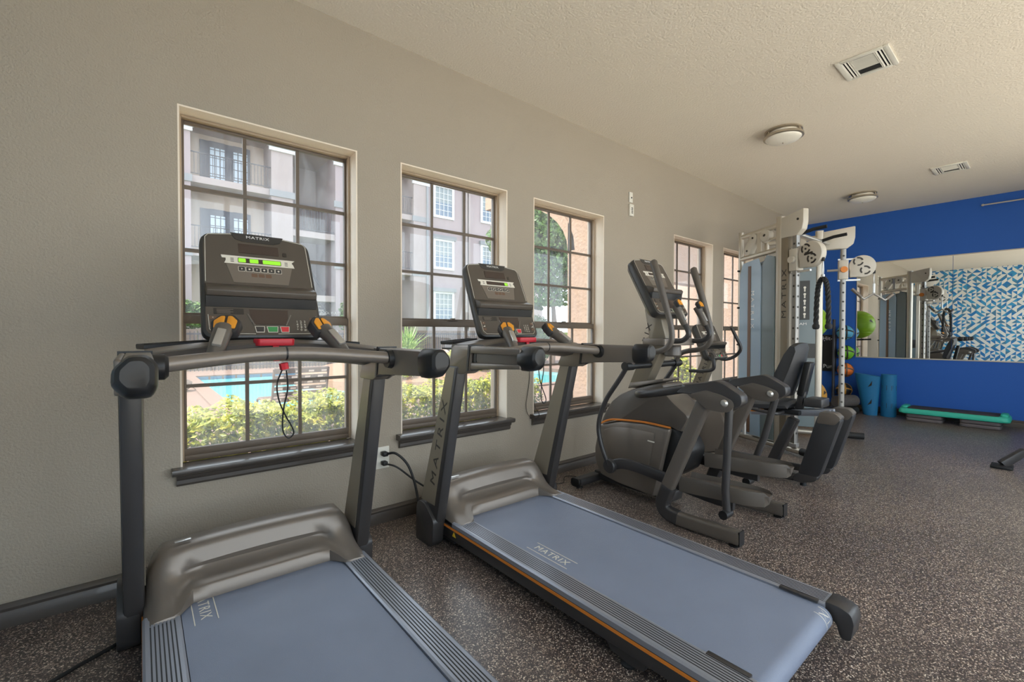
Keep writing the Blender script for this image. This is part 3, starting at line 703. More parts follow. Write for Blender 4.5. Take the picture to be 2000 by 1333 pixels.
def farwin(x0, x1, z0, z1, y, hood):
    f_ = ap('window', 'white_trim', (x0, x0+.14, y-.08, y, z0, z1), (x1-.14, x1, y-.08, y, z0, z1), (x0+.14, x1-.14, y-.08, y, z1-.12, z1), (x0+.14, x1-.14, y-.08, y, z0, z0+.14))
    zm = z0+(z1-z0)*.48
    L_ = lambda q: (q[0]-o.x, q[1]-o.x, q[2]-o.y, q[3]-o.y, q[4]-o.z, q[5]-o.z)
    ap('blind', 'blind', L_((x0+.14, x1-.14, y-.02, y-.01, zm, z1-.12)), par=f_); ap('pane', 'far_glass', L_((x0+.14, x1-.14, y-.022, y-.012, z0+.14, zm)), par=f_)
    for j in range(1, 4): xx = x0+.14+j*(x1-x0-.28)/4; ap('glazing_bar', 'white_trim', L_((xx-.015, xx+.015, y-.05, y-.022, z0+.14, z1-.12)), par=f_)
    for j in range(5): zz = z0+.14+j*(z1-z0-.26)/5; ap('glazing_bar', 'white_trim', L_((x0+.14, x1-.14, y-.045, y-.024, zz-.013, zz+.013)), par=f_)
    if hood: ap('window_hood', 'stucco_band', (x0-.1, x1+.1, y-.18, y, z1, z1+.22))
for z0, z1, hd in ((7.95, 9.85, 0), (4.95, 6.72, 1), (1.85, 3.66, 1)):
    farwin(13.1, 14.5, z0, z1, FY+.25, hd); farwin(16.6, 18.0, z0+.25, z1+.1, FY+.45, hd)
for i in range(16):   # outside stairs
    z = 2.0+i*.20; x0 = 7.35-i*.085; ap('stair_step', 'concrete_step', (x0-1.05, x0, 20.6+i*.13, 20.9+i*.13, z-.07, z))
MB().bar((7.45, 20.6, 2.7), (6.2, 22.8, 6.0), .05, .08).build('stair_rail', 'iron', ab, off=o); MB().bar((7.42, 20.7, 1.9), (6.1, 22.8, 5.1), .06, .28).build('stair_stringer', 'iron', ab, off=o)
# ================================================================== exercise machines
def console(parent, loc, tilt, w_, h_, th, keys=True, lit=True, shelf=True, off=None):
    """tilted display head; face toward -y, origin at the foot of the face"""
    a, c = w_/2, w_/2*.95
    body = MB().prism(round_poly([(-a, 0), (a, 0), (c, h_*.97), (0, h_*1.03), (-c, h_*.97)], [.045, .045, .05, .5, .05], 5), 'y', 0, th)
    q = body.build('console', 'console_edge', parent, bevel=.012, seg=2)
    q.location = Vector(loc)-Vector(off or (0, 0, 0)); q.rotation_euler = (-tilt, 0, 0)
    # tapered rear shell
    MB().grid([[(x*s_, y, h_*.5+(z-h_*.5)*s_) for x, z in round_poly([(-a*.96, .01), (a*.96, .01), (c*.96, h_*.96), (-c*.96, h_*.96)], .05, 4)] for s_, y in ((1, th), (.95, th+.018), (.8, th+.03), (.3, th+.034))], True, True).build('rear_shell', 'gunmetal', q)
    e = -.0015
    f = MB().prism(round_poly([(-a+.014, .012), (a-.014, .012), (c-.012, h_*.955), (0, h_*1.012), (-c+.012, h_*.955)], [.035, .035, .04, .5, .04], 5), 'y', e, .004).build('face_plate', 'console_face', q)
    def plate(nm, m_, poly, d=.0022): return MB().prism(poly, 'y', e-d, e).build(nm, m_, q)
    def rect(x0, x1, z0, z1, r=.003): return round_poly([(x0, z0), (x1, z0), (x1, z1), (x0, z1)], r, 2)
    k = h_/.47; kw = w_/.43
    def X(v): return v*kw
    def Z(v): return v*k
    # light pin stripes along the edge
    for s_ in (-1, 1):
        MB().tube([(s_*(a-.022), e-.0006, Z(.235)), (s_*(c-.018), e-.0006, Z(.435)), (s_*(c-.03), e-.0006, Z(.449)), (s_*X(.085), e-.0006, Z(.462))], .0014, 5).build('pin_stripe', 'print_light', q)
        MB().tube([(s_*(a-.024), e-.0006, Z(.095)), (s_*(a-.026), e-.0006, Z(.035)), (s_*(a-.045), e-.0006, Z(.018)), (s_*X(.04), e-.0006, Z(.016))], .0013, 5).build('pin_stripe', 'print_light', q)
    plate('logo_panel', 'console_edge', [(X(-.10), Z(.468)), (X(-.085), Z(.440)), (X(-.06), Z(.430)), (X(.06), Z(.430)), (X(.085), Z(.440)), (X(.10), Z(.468))], .002)
    text('brand_lettering', 'MATRIX', .018*k, 'print_white', q, (0, e-.003, Z(.452)), (1,0,0), (0,0,1), .0004, 1.25, 1.1)
    plate('message_screen', 'screen_dark', rect(X(-.075), X(.075), Z(.375), Z(.418)))
    plate('side_key', 'print_dark', rect(X(.09), X(.106), Z(.376), Z(.394)))
    wb = plate('display_bar', 'print_light', [(X(-.135), Z(.346)), (X(-.122), Z(.346)), (X(-.122), Z(.336)), (X(-.128), Z(.322)), (X(-.118), Z(.322)), (X(.118), Z(.322)), (X(.132), Z(.322)), (X(.128), Z(.336)), (X(.122), Z(.346)), (X(.135), Z(.358)), (X(-.138), Z(.358))], .0025)
    plate('display_window', 'screen_dark', rect(X(-.08), X(.08), Z(.328), Z(.350)), .0032)
    if lit:
        for x0, x1 in ((-.078, -.052), (-.038, -.006), (.010, .078)) if lit == 'full' else ((.055, .078),): plate('lit_segment', 'screen_green', rect(X(x0), X(x1), Z(.330), Z(.348)), .0038)
    for s_ in (-1, 1):
        for j in range(3): plate('display_print', 'print_dark', rect(X(s_*.10-.006), X(s_*.10+.006), Z(.330+.007*j), Z(.3325+.007*j), .0005), .003)
    plate('button_field', 'gunmetal', [(X(-.10), Z(.238)), (X(.10), Z(.238)), (X(.122), Z(.32)), (X(-.122), Z(.32))], .0016)
    for j in range(6):
        bb = plate('program_button', 'print_light', rect(X(-.081+.027*j), X(-.056+.027*j), Z(.289), Z(.311)), .0022)
        MB().prism(rect(X(-.0795+.027*j), X(-.0575+.027*j), Z(.2905), Z(.3095)), 'y', e-.003, e-.0022).build('button_cap', 'console_edge', bb)
        MB().prism([(X(-.0685+.027*j)+.0045*math.cos(R(60*i_)), Z(.30)+.0045*math.sin(R(60*i_))) for i_ in range(6)][::(1 if j % 2 else 2)], 'y', e-.0036, e-.003).build('button_icon', 'print_light', bb)
    for j in range(3): plate('small_button', 'panel_brown', rect(X(-.036+.026*j), X(-.014+.026*j), Z(.266), Z(.282)), .002)
    if shelf:
        sh = MB().prism([(0, Z(.172)), (-.034, Z(.160)), (-.050, Z(.176)), (-.048, Z(.19)), (-.012, Z(.222)), (0, Z(.228))], 'x', -a+.02, a-.02).build('reading_shelf', 'console_face', q, bevel=.003)
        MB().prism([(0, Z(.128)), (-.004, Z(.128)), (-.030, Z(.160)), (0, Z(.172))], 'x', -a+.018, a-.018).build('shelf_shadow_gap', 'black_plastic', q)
    if keys:
        plate('info_screen', 'screen_dark', [(X(-.05), Z(.06)), (X(-.04), Z(.056)), (X(.07), Z(.056)), (X(.08), Z(.062)), (X(.084), Z(.120)), (X(-.056), Z(.120))])
        for s_ in (-1, 1): MB().tube([(X(.015+s_*.078), e-.001, Z(.100)), (X(.015+s_*.056), e-.001, Z(.052))], .0035, 6).build('screen_trim', 'gunmetal', q)
        for nm, m_, x0, x1 in (('pause_button', 'console_edge', -.042, -.006), ('start_button', 'button_green', .000, .042), ('stop_button', 'button_red', .048, .084)):
            bb = plate(nm + '_rim', 'print_light', [(X(x0+.004), Z(.022)), (X(x1-.003), Z(.022)), (X(x1), Z(.048)), (X(x0), Z(.048))], .0022)
            MB().prism([(X(x0+.006), Z(.0245)), (X(x1-.0055), Z(.0245)), (X(x1-.003), Z(.0455)), (X(x0+.003), Z(.0455))], 'y', e-.0036, e-.0022).build(nm, m_, bb)
        text('keypad_lettering', '1 2 3\n4 5 6\n7 8 9\n* 0 #', .0135*k, 'print_light', q, (X(.130), e-.001, Z(.052)), (1,0,0), (0,0,1), .0003, 1.1, 1.2, line=.9)
        for s_ in (-1, 1):
            for z in (.082, .046):
                kb = plate('step_key', 'panel_brown', rect(X(s_*.178-.012), X(s_*.178+.012), Z(z-.007), Z(z+.007)), .002)
                text('key_lettering', '+' if z > .06 else '-', .012, 'print_light', kb, (X(s_*.178), e-.0026, Z(z)), (1,0,0), (0,0,1), .0003)
            plate('incline_mark', 'print_light', [(X(s_*.178-.007), Z(.060)), (X(s_*.178+.007), Z(.060)), (X(s_*.178+.007), Z(.069))], .0018)
        plate('notice_print', 'print_dark', rect(X(-.175), X(-.075), Z(.098), Z(.122)), .001)
        for j in range(4): plate('notice_line', 'gunmetal', rect(X(-.165), X(-.12+.01*(j % 2)), Z(.101+.005*j), Z(.103+.005*j), .0005), .0016)
    return q

def treadmill(loc, label, lit, belt_text, group='treadmills under the windows'):
    O = (0, -1.25, 0)
    t = thing('treadmill', label, 'treadmill', (loc[0], -1.25+loc[1], 0), group)
    def B(mb, nm, m_, par=None, **k): return mb.build(nm, m_, par or t, off=O, **k)
    # running deck
    for s_ in (-1, 1):
        x0, x1 = sorted((s_*.375, s_*.413))
        sk = B(MB().prism([(-.36, .055), (-2.20, .07), (-2.20, .136), (-.36, .136)], 'x', x0, x1), 'side_skirt', 'charcoal', bevel=.006)
        B(MB().box(min(s_*.411, s_*.417), max(s_*.411, s_*.417), -2.2, -.52, .118, .129), 'accent_stripe', 'stripe_orange', sk, smooth=0)
        # grooved foot rail
        pr = [(.305, .128), (.305, .156), (.312, .160)]
        for k in range(7): xg = .322+.0115*k; pr += [(xg, .160), (xg+.0008, .1565), (xg+.0032, .1565), (xg+.004, .160)]
        pr += [(.408, .160), (.416, .154), (.416, .134), (.36, .128)]
        rl_ = B(MB().prism([(s_*x, z) for x, z in pr], 'y', -2.18, -.62), 'foot_rail', 'rail_alu', smooth=20)
        for k in range(7): B(MB().box(min(s_*(.3222+.0115*k), s_*(.3262+.0115*k)), max(s_*(.3222+.0115*k), s_*(.3262+.0115*k)), -2.17, -.70, .1560, .1605), 'groove_shade', 'groove_dark', rl_, smooth=0)  # dark strips laid in as the shade inside the grooves
        # rear end cap with hook
        cp = [(-2.175, .163), (-2.225, .162), (-2.262, .148), (-2.272, .115), (-2.262, .045), (-2.235, .042), (-2.225, .055), (-2.215, .095), (-2.175, .11)]
        B(MB().prism(round_poly(cp, .012, 3), 'x', min(s_*.318, s_*.419), max(s_*.318, s_*.419)), 'end_cap', 'charcoal', bevel=.008)
        B(MB().bar((s_*.308, -2.16, .158), (s_*.308, -2.02, .158), .022, .010), 'belt_guard', 'charcoal', bevel=.003)
        # rear support and foot
        br = B(MB().prism([(-1.66, .075), (-1.86, .075), (-1.84, .03), (-1.78, .02), (-1.70, .03)], 'x', min(s_*.34, s_*.40), max(s_*.34, s_*.40)), 'foot_bracket', 'charcoal', bevel=.004)
        B(MB().lathe([(0, 0), (.03, 0), (.032, .008), (.02, .02), (.012, .024), (.012, .05), (0, .05)], (s_*.37, -1.76, 0), 'z', 16), 'leveling_foot', 'rubber_black', br)
        # front foot cover
        sp_ = round_poly([(-.335, 0), (-.50, 0), (-.535, .03), (-.545, .16), (-.44, .235), (-.37, .235), (-.345, .2)], .02, 3)
        B(MB().prism(sp_, 'x', min(s_*.42, s_*.49), max(s_*.42, s_*.49)), 'base_cover', 'charcoal', bevel=.012)
        # upright
        up = B(MB().prism([(-.36, .02), (-.512, .02), (-.765, 1.04), (-.652, 1.04)], 'x', min(s_*.407, s_*.470), max(s_*.407, s_*.470)), 'upright', 'charcoal', bevel=.012)
        for xo in (.4695, .4045): B(MB().prism([(-.372, .24), (-.525, .24), (-.735, 1.03), (-.660, 1.03)], 'x', min(s_*(xo-.001), s_*(xo+.002)), max(s_*(xo-.001), s_*(xo+.002))), 'upright_cover', 'mast_grey', up, smooth=0)
        d = Vector((0, -.283, 1)).normalized()
        text('brand_lettering', 'MATRIX', .070, 'print_dark', up, (s_*.4718, -.572+1.25, .60), d if s_ < 0 else d, Vector((0, 1, .283)) if s_ < 0 else Vector((0, -1, -.283)), .0006, 1.55, 1.45)
        # handrail with outer recess
        hb = round_poly([(-.64, 1.0), (-.672, 1.06), (-.69, 1.135), (-.72, 1.147), (-.86, 1.147), (-1.25, 1.144), (-1.25, 1.052), (-.86, 1.03), (-.80, 1.0)], .02, 3)
        xa, xb, xc = .385, .448, .464
        h = B(MB().prism(hb, 'x', min(s_*xa, s_*xb), max(s_*xa, s_*xb)), 'handrail', 'gunmetal', bevel=.018, seg=3)
        top = round_poly([(-.64, 1.0), (-.672, 1.06), (-.69, 1.135), (-.72, 1.147), (-1.25, 1.144), (-1.25, 1.112), (-.875, 1.110), (-.87, 1.03), (-.80, 1.0)], .008, 2)
        B(MB().prism(top, 'x', min(s_*xb, s_*xc), max(s_*xb, s_*xc)), 'handrail_shell', 'gunmetal', h, bevel=.005)
        B(MB().prism([(-.87, 1.031), (-1.25, 1.052), (-1.25, 1.072), (-.87, 1.062)], 'x', min(s_*xb, s_*xc), max(s_*xb, s_*xc)), 'handrail_shell', 'gunmetal', h, bevel=.005)
        B(MB().box(min(s_*(xb+.001), s_*(xb+.004)), max(s_*(xb+.001), s_*(xb+.004)), -1.235, -.885, 1.070, 1.112), 'recess_plate', 'console_face', h, smooth=0)
        B(MB().box(min(s_*(xb+.002), s_*(xb+.006)), max(s_*(xb+.002), s_*(xb+.006)), -.905, -.872, 1.066, 1.112), 'recess_end', 'black_plastic', h, smooth=0)
        hx_ = [(.392, 1.046), (.442, 1.046), (.468, 1.080), (.466, 1.118), (.436, 1.152), (.398, 1.152), (.378, 1.128), (.378, 1.072)]
        rows = [[(s_*(.424+(x-.424)*k_), y_, 1.100+(z-1.100)*k_+dz_) for x, z in round_poly(hx_, .010, 2)] for y_, k_, dz_ in ((-1.232, .97, 0), (-1.238, 1.03, 0), (-1.275, 1.03, .0), (-1.310, .97, .004), (-1.328, .84, .008), (-1.336, .62, .010))]
        B(MB().grid(rows, True, True), 'handrail_tip', 'black_plastic', h, smooth=32)
        B(MB().prism(hb[:0] or round_poly([(-.835, 1.02), (-.85, 1.02), (-.87, 1.152), (-.855, 1.152)], .003, 2), 'x', min(s_*.381, s_*.468), max(s_*.381, s_*.468)), 'seam_band', 'black_plastic', h)
        B(MB().lathe([(.036, -.02), (.04, 0), (.04, .03), (.03, .04)], (s_*.385, -.99, 1.105), 'x', 18), 'bar_collar', 'black_plastic', h)
        # cup tray
        tr = B(MB().sweep([(s_*.40, -.60, 1.158), (s_*.20, -.545, 1.172), (s_*.20, -.46, 1.172), (s_*.42, -.52, 1.158)], rrect(.016, .02, .004, 1), closed=True), 'tray_rim', 'black_plastic')
        B(MB().prism([(s_*.40, -.60), (s_*.20, -.545), (s_*.20, -.46), (s_*.42, -.52)], 'z', 1.12, 1.13), 'tray_base', 'charcoal', tr)
        # stalk with toggle
        stk = B(MB().tube([(s_*.222, -.925, 1.125), (s_*.206, -.885, 1.162), (s_*.190, -.84, 1.198), (s_*.176, -.805, 1.222)], [.024, .028, .030, .033], 14, smooth=3), 'control_stalk', 'dark_grey')
        B(MB().bar((s_*.213, -.921, 1.168), (s_*.1875, -.855, 1.223), .028, .012, up=(0, -.7, .7)), 'pulse_plate', 'bright_metal', stk, bevel=.003)
        hd = MB().prism(round_poly([(-.040, -.040), (.040, -.040), (.050, .012), (.024, .046), (-.024, .046), (-.050, .012)], .008, 2), 'z', -.020, .020)
        M = Matrix.Translation((s_*.166, -.79, 1.232)) @ Matrix.Rotation(s_*.35, 4, 'Z') @ Matrix.Rotation(R(48), 4, 'X')
        hdo = B(hd.xf(M), 'toggle_head', 'charcoal', bevel=.006)
        for q_ in (-1, 1): B(MB().prism(round_poly([(q_*.004, -.026), (q_*.034, -.028), (q_*.038, .010), (q_*.018, .034), (q_*.004, .034)], .003, 1), 'z', .020, .025).xf(M), 'toggle_button', 'button_orange', stk, bevel=.002)
    # belt with rear roll
    pb = [(-.40, .149), (-2.165, .149)] + [(-2.165-.044*math.sin(R(a)), .105+.044*math.cos(R(a))) for a in range(15, 181, 15)] + [(-.40, .061)]
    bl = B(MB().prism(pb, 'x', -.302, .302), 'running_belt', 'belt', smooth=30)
    B(MB().box(-.376, .376, -2.12, -.36, .07, .140), 'deck_board', 'groove_dark', smooth=0)
    for y in belt_text:
        text('belt_lettering', 'MATRIX', .052, 'print_light', bl, (-.232, y+1.25, .1497), (0, -1, 0), (1, 0, 0), .0003, 1.05, 1.15)
        for x in (-.196, -.268): B(MB().box(x-.0016, x+.0016, y-.135, y+.135, .1492, .1502), 'belt_line', 'print_light', bl, smooth=0)
    # mark wrapping round the rear roll
    for x in (.235, .283):
        B(MB().grid([[(x+dx, -2.165-.0446*math.sin(R(a)), .105+.0446*math.cos(R(a))) for dx in (-.0016, .0016)] for a in range(0, 100, 8)]), 'belt_line', 'print_light', bl)
    for a, b_ in (((.244, 18), (.274, 58)), ((.274, 18), (.244, 58)), ((.244, 72), (.274, 72))):
        n_ = 6; rows = []
        for k in range(n_+1):
            q_ = k/n_; x = a[0]+(b_[0]-a[0])*q_; an = a[1]+(b_[1]-a[1])*q_
            rows.append([(x+dx, -2.165-.0447*math.sin(R(an+da)), .105+.0447*math.cos(R(an+da))) for dx, da in ((-.002, 1.5), (.002, -1.5))])
        B(MB().grid(rows), 'belt_mark', 'print_light', bl)
    # motor cover: crest, scoop and wings over the rails
    rows = []
    xs_ = [-.412, -.409, -.398, -.378, -.350, -.325, -.305, -.285, -.26, -.2, -.1, 0, .1, .2, .26, .285, .305, .325, .350, .378, .398, .409, .412]
    cen = [(-.335, .05), (-.338, .25), (-.350, .325), (-.375, .348), (-.455, .345), (-.474, .337), (-.484, .318), (-.500, .268), (-.488, .252), (-.480, .240), (-.492, .224), (-.535, .212), (-.585, .208), (-.594, .200), (-.597, .150)]
    wng = [(-.335, .05), (-.338, .25), (-.350, .325), (-.375, .348), (-.455, .345), (-.476, .335), (-.488, .318), (-.508, .282), (-.522, .252), (-.540, .225), (-.566, .200), (-.605, .180), (-.655, .168), (-.683, .166), (-.686, .158)]
    for x in xs_:
        ax = abs(x); q_ = min(1, max(0, (ax-.255)/.065)); q_ = q_*q_*(3-2*q_); e_ = max(0, (ax-.33)/.082); row = []
        for (y0, z0), (y1, z1) in zip(cen, wng):
            y = y0+(y1-y0)*q_; z = z0+(z1-z0)*q_; z = .150+(z-.150)*(1-.9*e_**3) if z > .15 else z
            row.append((x, y-.012*(1-(x/.41)**2)*(y > -.6)*0, z-.018*(x/.4)**2*(z > .25)))
        rows.append(row)
    B(MB().grid(rows), 'motor_cover', 'gunmetal', smooth=50)
    B(MB().bar((-.31, -.438, .347), (-.255, -.438, .3495), .016, .004), 'cover_badge', 'bright_metal', bevel=.001)
    B(MB().box(-.40, .40, -.62, -.345, .035, .145), 'front_frame', 'groove_dark', smooth=0)
    for s_ in (-1, 1): B(MB().prism([(-.62, .085), (-.655, .085), (-.6375, .112)], 'x', min(s_*.413, s_*.4145), max(s_*.413, s_*.4145)), 'warning_triangle', 'warning_yellow')
    B(MB().cyl((-.40, -.37, .03), (.40, -.37, .03), .028), 'transport_wheels', 'rubber_black')
    # bar, dash, console
    B(MB().tube([(-.392, -.995, 1.108), (-.26, -.965, 1.120), (-.12, -.945, 1.132), (0, -.94, 1.136), (.12, -.945, 1.132), (.26, -.965, 1.120), (.392, -.995, 1.108)], .0245, 16, smooth=4), 'cross_bar', 'gunmetal')
    B(MB().cyl((-.003, -.94, 1.136), (.003, -.94, 1.136), .0256, 16), 'bar_seam', 'black_plastic')
    rows = []
    for k in range(17):
        x = -.40+.05*k; c_ = 1-(x/.40)**2
        rows.append([(x, y+.055*c_, z+.032*c_) for y, z in ((-.59, 1.14), (-.60, 1.150), (-.80, 1.150), (-.825, 1.138), (-.82, 1.115), (-.78, 1.075), (-.70, 1.060), (-.60, 1.062), (-.585, 1.08))])
    B(MB().grid(rows, True, True), 'dash', 'dark_grey', smooth=40)
    rows = [[(x, y+.055*(1-(x/.40)**2), z+.032*(1-(x/.40)**2)) for y, z in ((-.828, 1.135), (-.80, 1.1525), (-.74, 1.1535))] for x in [-.40+.05*k for k in range(17)]]
    B(MB().grid(rows), 'dash_trim', 'gunmetal')
    ky = B(MB().prism(round_poly([(-.062, -.79), (.062, -.79), (.076, -.755), (.055, -.735), (-.055, -.735), (-.076, -.755)], .006, 2), 'z', 1.160, 1.188), 'safety_key', 'key_red', bevel=.004)
    B(MB().bar((0, -.775, 1.17), (0, -.79, 1.10), .022, .012), 'key_clip', 'key_red', ky, bevel=.002)
    B(MB().tube([(0, -.90, 1.098), (.004, -.90, 1.075)], .016, 8), 'key_clip', 'key_red', ky)
    B(MB().tube([(-.004, -.90, 1.075), (-.022, -.90, 1.02), (-.016, -.90, .96), (.006, -.90, .90), (.026, -.90, .86), (.034, -.90, .83), (.014, -.90, .815), (-.004, -.90, .85), (.0, -.90, .93), (.014, -.90, 1.0), (.010, -.90, 1.07)], .0028, 6, smooth=5), 'key_lanyard', 'cord_black', ky)
    B(MB().prism([(-.50, 1.15), (-.655, 1.15), (-.60, 1.20), (-.55, 1.30), (-.50, 1.28)], 'x', -.11, .11), 'console_neck', 'black_plastic', bevel=.01)
    console(t, (0, -.635, 1.190), R(24), .455, .505, .045, lit=lit, off=O)
    return t
treadmill((.413, 0), 'nearest treadmill, lit green display, in front of the first window', 'full', [-.635])
treadmill((1.740, 0), 'middle treadmill with its whole running deck in view, before the second window', 'part', [-1.215])

# ------------------------------------------------------------------ elliptical
CX = 2.925; O = Vector((CX, -1.0, 0))
el = thing('elliptical_trainer', 'dark grey elliptical trainer with orange stripe, beside the middle treadmill', 'elliptical', O)
def E(mb, nm, m_, par=None, **k): return mb.build(nm, m_, par or el, off=(0, -1.0, 0), **k)
E(MB().sweep([(-.30, -.37, .05), (.30, -.37, .05)], rrect(.085, .062, .02, 3)), 'front_stabilizer', 'charcoal', bevel=.003)
for s_ in (-1, 1):
    E(MB().sweep([(s_*.295, -.37, .05), (s_*.325, -.37, .05)], rrect(.09, .068, .024, 3)), 'stabilizer_cap', 'black_plastic', bevel=.006)
    E(MB().cyl((s_*.27, -.37, 0), (s_*.27, -.37, .03), .025, 12), 'stabilizer_foot', 'rubber_black')
E(MB().box(-.07, .07, -1.05, -.35, .03, .10), 'base_beam', 'charcoal', bevel=.01)
up_poly = [(-.452, .500), (-.50, .60), (-.56, .69), (-.64, .752), (-.76, .805), (-.90, .845), (-1.0, .868), (-1.02, .852), (-1.02, .81), (-1.09, .745), (-1.20, .665), (-1.205, .64), (-1.15, .545), (-1.08, .570), (-.87, .578), (-.65, .562)]
def shell(poly, half, nm, m_, bev, crown=.75):
    rows = []; cy = sum(p[0] for p in poly)/len(poly); cz = sum(p[1] for p in poly)/len(poly); pp = round_poly(poly, .02, 2)
    for x, s_ in ((-half, .90), (-half*.97, .955), (-half*.86, .99), (-half*.6, 1), (half*.6, 1), (half*.86, .99), (half*.97, .955), (half, .90)):
        rows.append([(x, cy+(y-cy)*s_, cz+(z-cz)*s_) for y, z in pp])
    return E(MB().grid(rows, True, True), nm, m_, smooth=40)
shell(up_poly, .135, 'upper_cover', 'dark_grey', .03)
lo_poly = [(-.445, .495), (-.65, .555), (-.87, .570), (-1.07, .562), (-1.02, .36), (-.985, .20), (-.945, .05), (-.80, .06), (-.60, .075), (-.46, .10), (-.405, .20), (-.40, .30)]
shell(lo_poly, .14, 'lower_cover', 'gunmetal', .03)
for s_ in (-1, 1):
    E(MB().prism(round_poly([(-.50, .46), (-.60, .50), (-.75, .515), (-.96, .51), (-.90, .235), (-.58, .20), (-.53, .27)], .02, 3), 'x', min(s_*.138, s_*.145), max(s_*.138, s_*.145)), 'side_panel', 'gunmetal', bevel=.004)
    E(MB().bar((s_*.147, -.90, .450), (s_*.147, -.955, .447), .003, .008, up=(0, 0, 1)), 'side_badge', 'print_light')
    E(MB().sweep(curve([(s_*.138, -.452, .497), (s_*.142, -.55, .545), (s_*.144, -.65, .562), (s_*.144, -.87, .576), (s_*.140, -1.075, .568)], 5), rrect(.006, .014, .002, 1)), 'accent_stripe', 'stripe_orange')
    E(MB().bar((s_*.10, -.86, .80), (s_*.10, -1.04, .62), .06, .09), 'cover_rib', 'charcoal', bevel=.015)
E(MB().prism(round_poly([(-1.05, .56), (-1.13, .55), (-1.20, .42), (-1.16, .28), (-1.05, .20), (-.97, .18)], .03, 3), 'x', -.105, .105), 'flywheel_housing', 'black_plastic', bevel=.01)
E(MB().prism([(-.70, .80), (-.98, .872), (-1.0, .885), (-.99, .895), (-.72, .845)], 'x', -.11, .11), 'top_fin', 'gunmetal', bevel=.006)
for s_ in (-1, 1):
    X = s_*.322
    # rear leg bending into the floor rail
    rec = rrect(.062, .085, .018, 3)
    pts = curve([(X, -1.405, .80), (X, -1.33, .62), (X, -1.24, .40), (X, -1.165, .22)], 4)[:-1] + curve([(X, -1.165, .22), (X, -1.135, .13), (X, -1.15, .075), (X, -1.21, .052), (X, -1.30, .050), (X, -1.45, .052), (X, -1.625, .056)], 4)
    lg = E(MB().sweep(pts, rec, up=(0, -.9, .4)), 'rear_leg', 'dark_grey', bevel=.002)
    E(MB().sweep(curve([(X, -1.178, .235), (X, -1.135, .12), (X, -1.165, .066), (X, -1.245, .050)], 5), rrect(.066, .089, .02, 3), up=(0, -.9, .4)), 'leg_sleeve', 'charcoal', lg, bevel=.002)
    E(MB().bar((X, -1.622, .056), (X, -1.63, .056), .060, .082), 'end_plug', 'black_plastic', lg)
    E(MB().lathe([(0, 0), (.026, 0), (.028, .008), (.012, .014), (.012, .03)], (X, -1.585, 0), 'z', 14), 'leveling_foot', 'rubber_black', lg)
    # upper beam and pivot housing
    E(MB().tube([(s_*.12, -.80, .77), (s_*.20, -.86, .785), (s_*.30, -.95, .80), (X, -1.08, .825), (X, -1.27, .868)], .027, 14, smooth=3), 'upper_beam', 'charcoal')
    hp = round_poly([(-1.24, .845), (-1.30, .895), (-1.495, .938), (-1.535, .925), (-1.635, .868), (-1.64, .82), (-1.60, .79), (-1.52, .80), (-1.42, .845)], .014, 2)
    hs = E(MB().prism(hp, 'x', X-.043, X+.043), 'pivot_housing', 'charcoal', bevel=.012)
    for e_ in (-1, 1):
        E(MB().prism(round_poly([(-1.335, .845), (-1.435, .880), (-1.525, .862), (-1.59, .835), (-1.60, .80), (-1.575, .770), (-1.535, .760), (-1.445, .765)], .014, 2), 'x', X+e_*.043-.004, X+e_*.043+.004), 'side_plate', 'dark_grey', hs, bevel=.003)
        E(MB().lathe([(0, e_*.016), (.012, e_*.015), (.019, e_*.009), (.022, e_*.004)], (X+e_*.044, -1.545, .815), 'x', 16), 'pivot_bolt', 'bright_metal', hs)
    # swinging link
    sw = E(MB().tube([(X-s_*.005, -1.55, .815), (X-s_*.01, -1.538, .5), (X-s_*.015, -1.528, .30), (X-s_*.02, -1.535 if s_ < 0 else -1.43, .165)] if s_ < 0 else [(X-s_*.005, -1.565, .79), (X-s_*.01, -1.50, .52), (X-s_*.015, -1.43, .31), (X-s_*.02, -1.40, .19)], .022, 12), 'swing_link', 'charcoal')
    zb = .165 if s_ < 0 else .195; yb = -1.535 if s_ < 0 else -1.40
    E(MB().cyl((X-s_*.05, yb, zb), (X+s_*.03, yb, zb), .026, 14), 'link_joint', 'black_plastic', sw)
    # pedal arm and foot plate
    dz = 0 if s_ < 0 else .10
    pa = E(MB().sweep(curve([(X*.92, -.70, .255), (X*.85, -.80, .285), (X*.72, -.98, .262+dz*.4), (s_*.185, -1.16, .215+dz*.9), (s_*.175, -1.36, .190+dz), (s_*.175, -1.52, .185+dz)], 4), rrect(.035, .075, .012, 2)), 'pedal_arm', 'charcoal')
    E(MB().lathe([(0, -.022), (.045, -.02), (.052, -.012), (.052, .012), (.045, .02), (0, .022)], (X*.98, -.70, .255), 'x', 20), 'arm_pivot', 'charcoal', pa)
    rows = []
    for k in range(13):
        q_ = k/12; y = -1.20-.50*q_; wd = .078*(1-max(0, q_-.72)**2*6.5) if q_ < .995 else .035; z0 = .275+dz-.035*(1-q_); hh = .05-.02*q_
        wd = max(.03, wd); rows.append([(s_*.165+a*wd, y-(.02 if abs(a) < .9 else 0)*q_, z0+b_) for a, b_ in ((-1, -.05), (-1.06, hh*.6), (-.95, hh), (-.85, .012), (.85, .012), (.95, hh), (1.06, hh*.6), (1, -.05))])
    E(MB().grid(rows, True, True), 'foot_plate', 'dark_grey', bevel=.0, smooth=50)
    # arm from the pivot up to the axle
    E(MB().tube([(X, -.70, .26), (X-s_*.0, -.655, .33), (X, -.615, .43), (X, -.60, .53), (X, -.625, .64), (X, -.68, .75), (X, -.77, .87), (X, -.85, .985)], .017, 12, smooth=4), 'lower_handle_arm', 'charcoal')
    E(MB().cyl((X-s_*.06, -.85, .985), (X+s_*.03, -.85, .985), .030, 16), 'axle_cap', 'black_plastic')
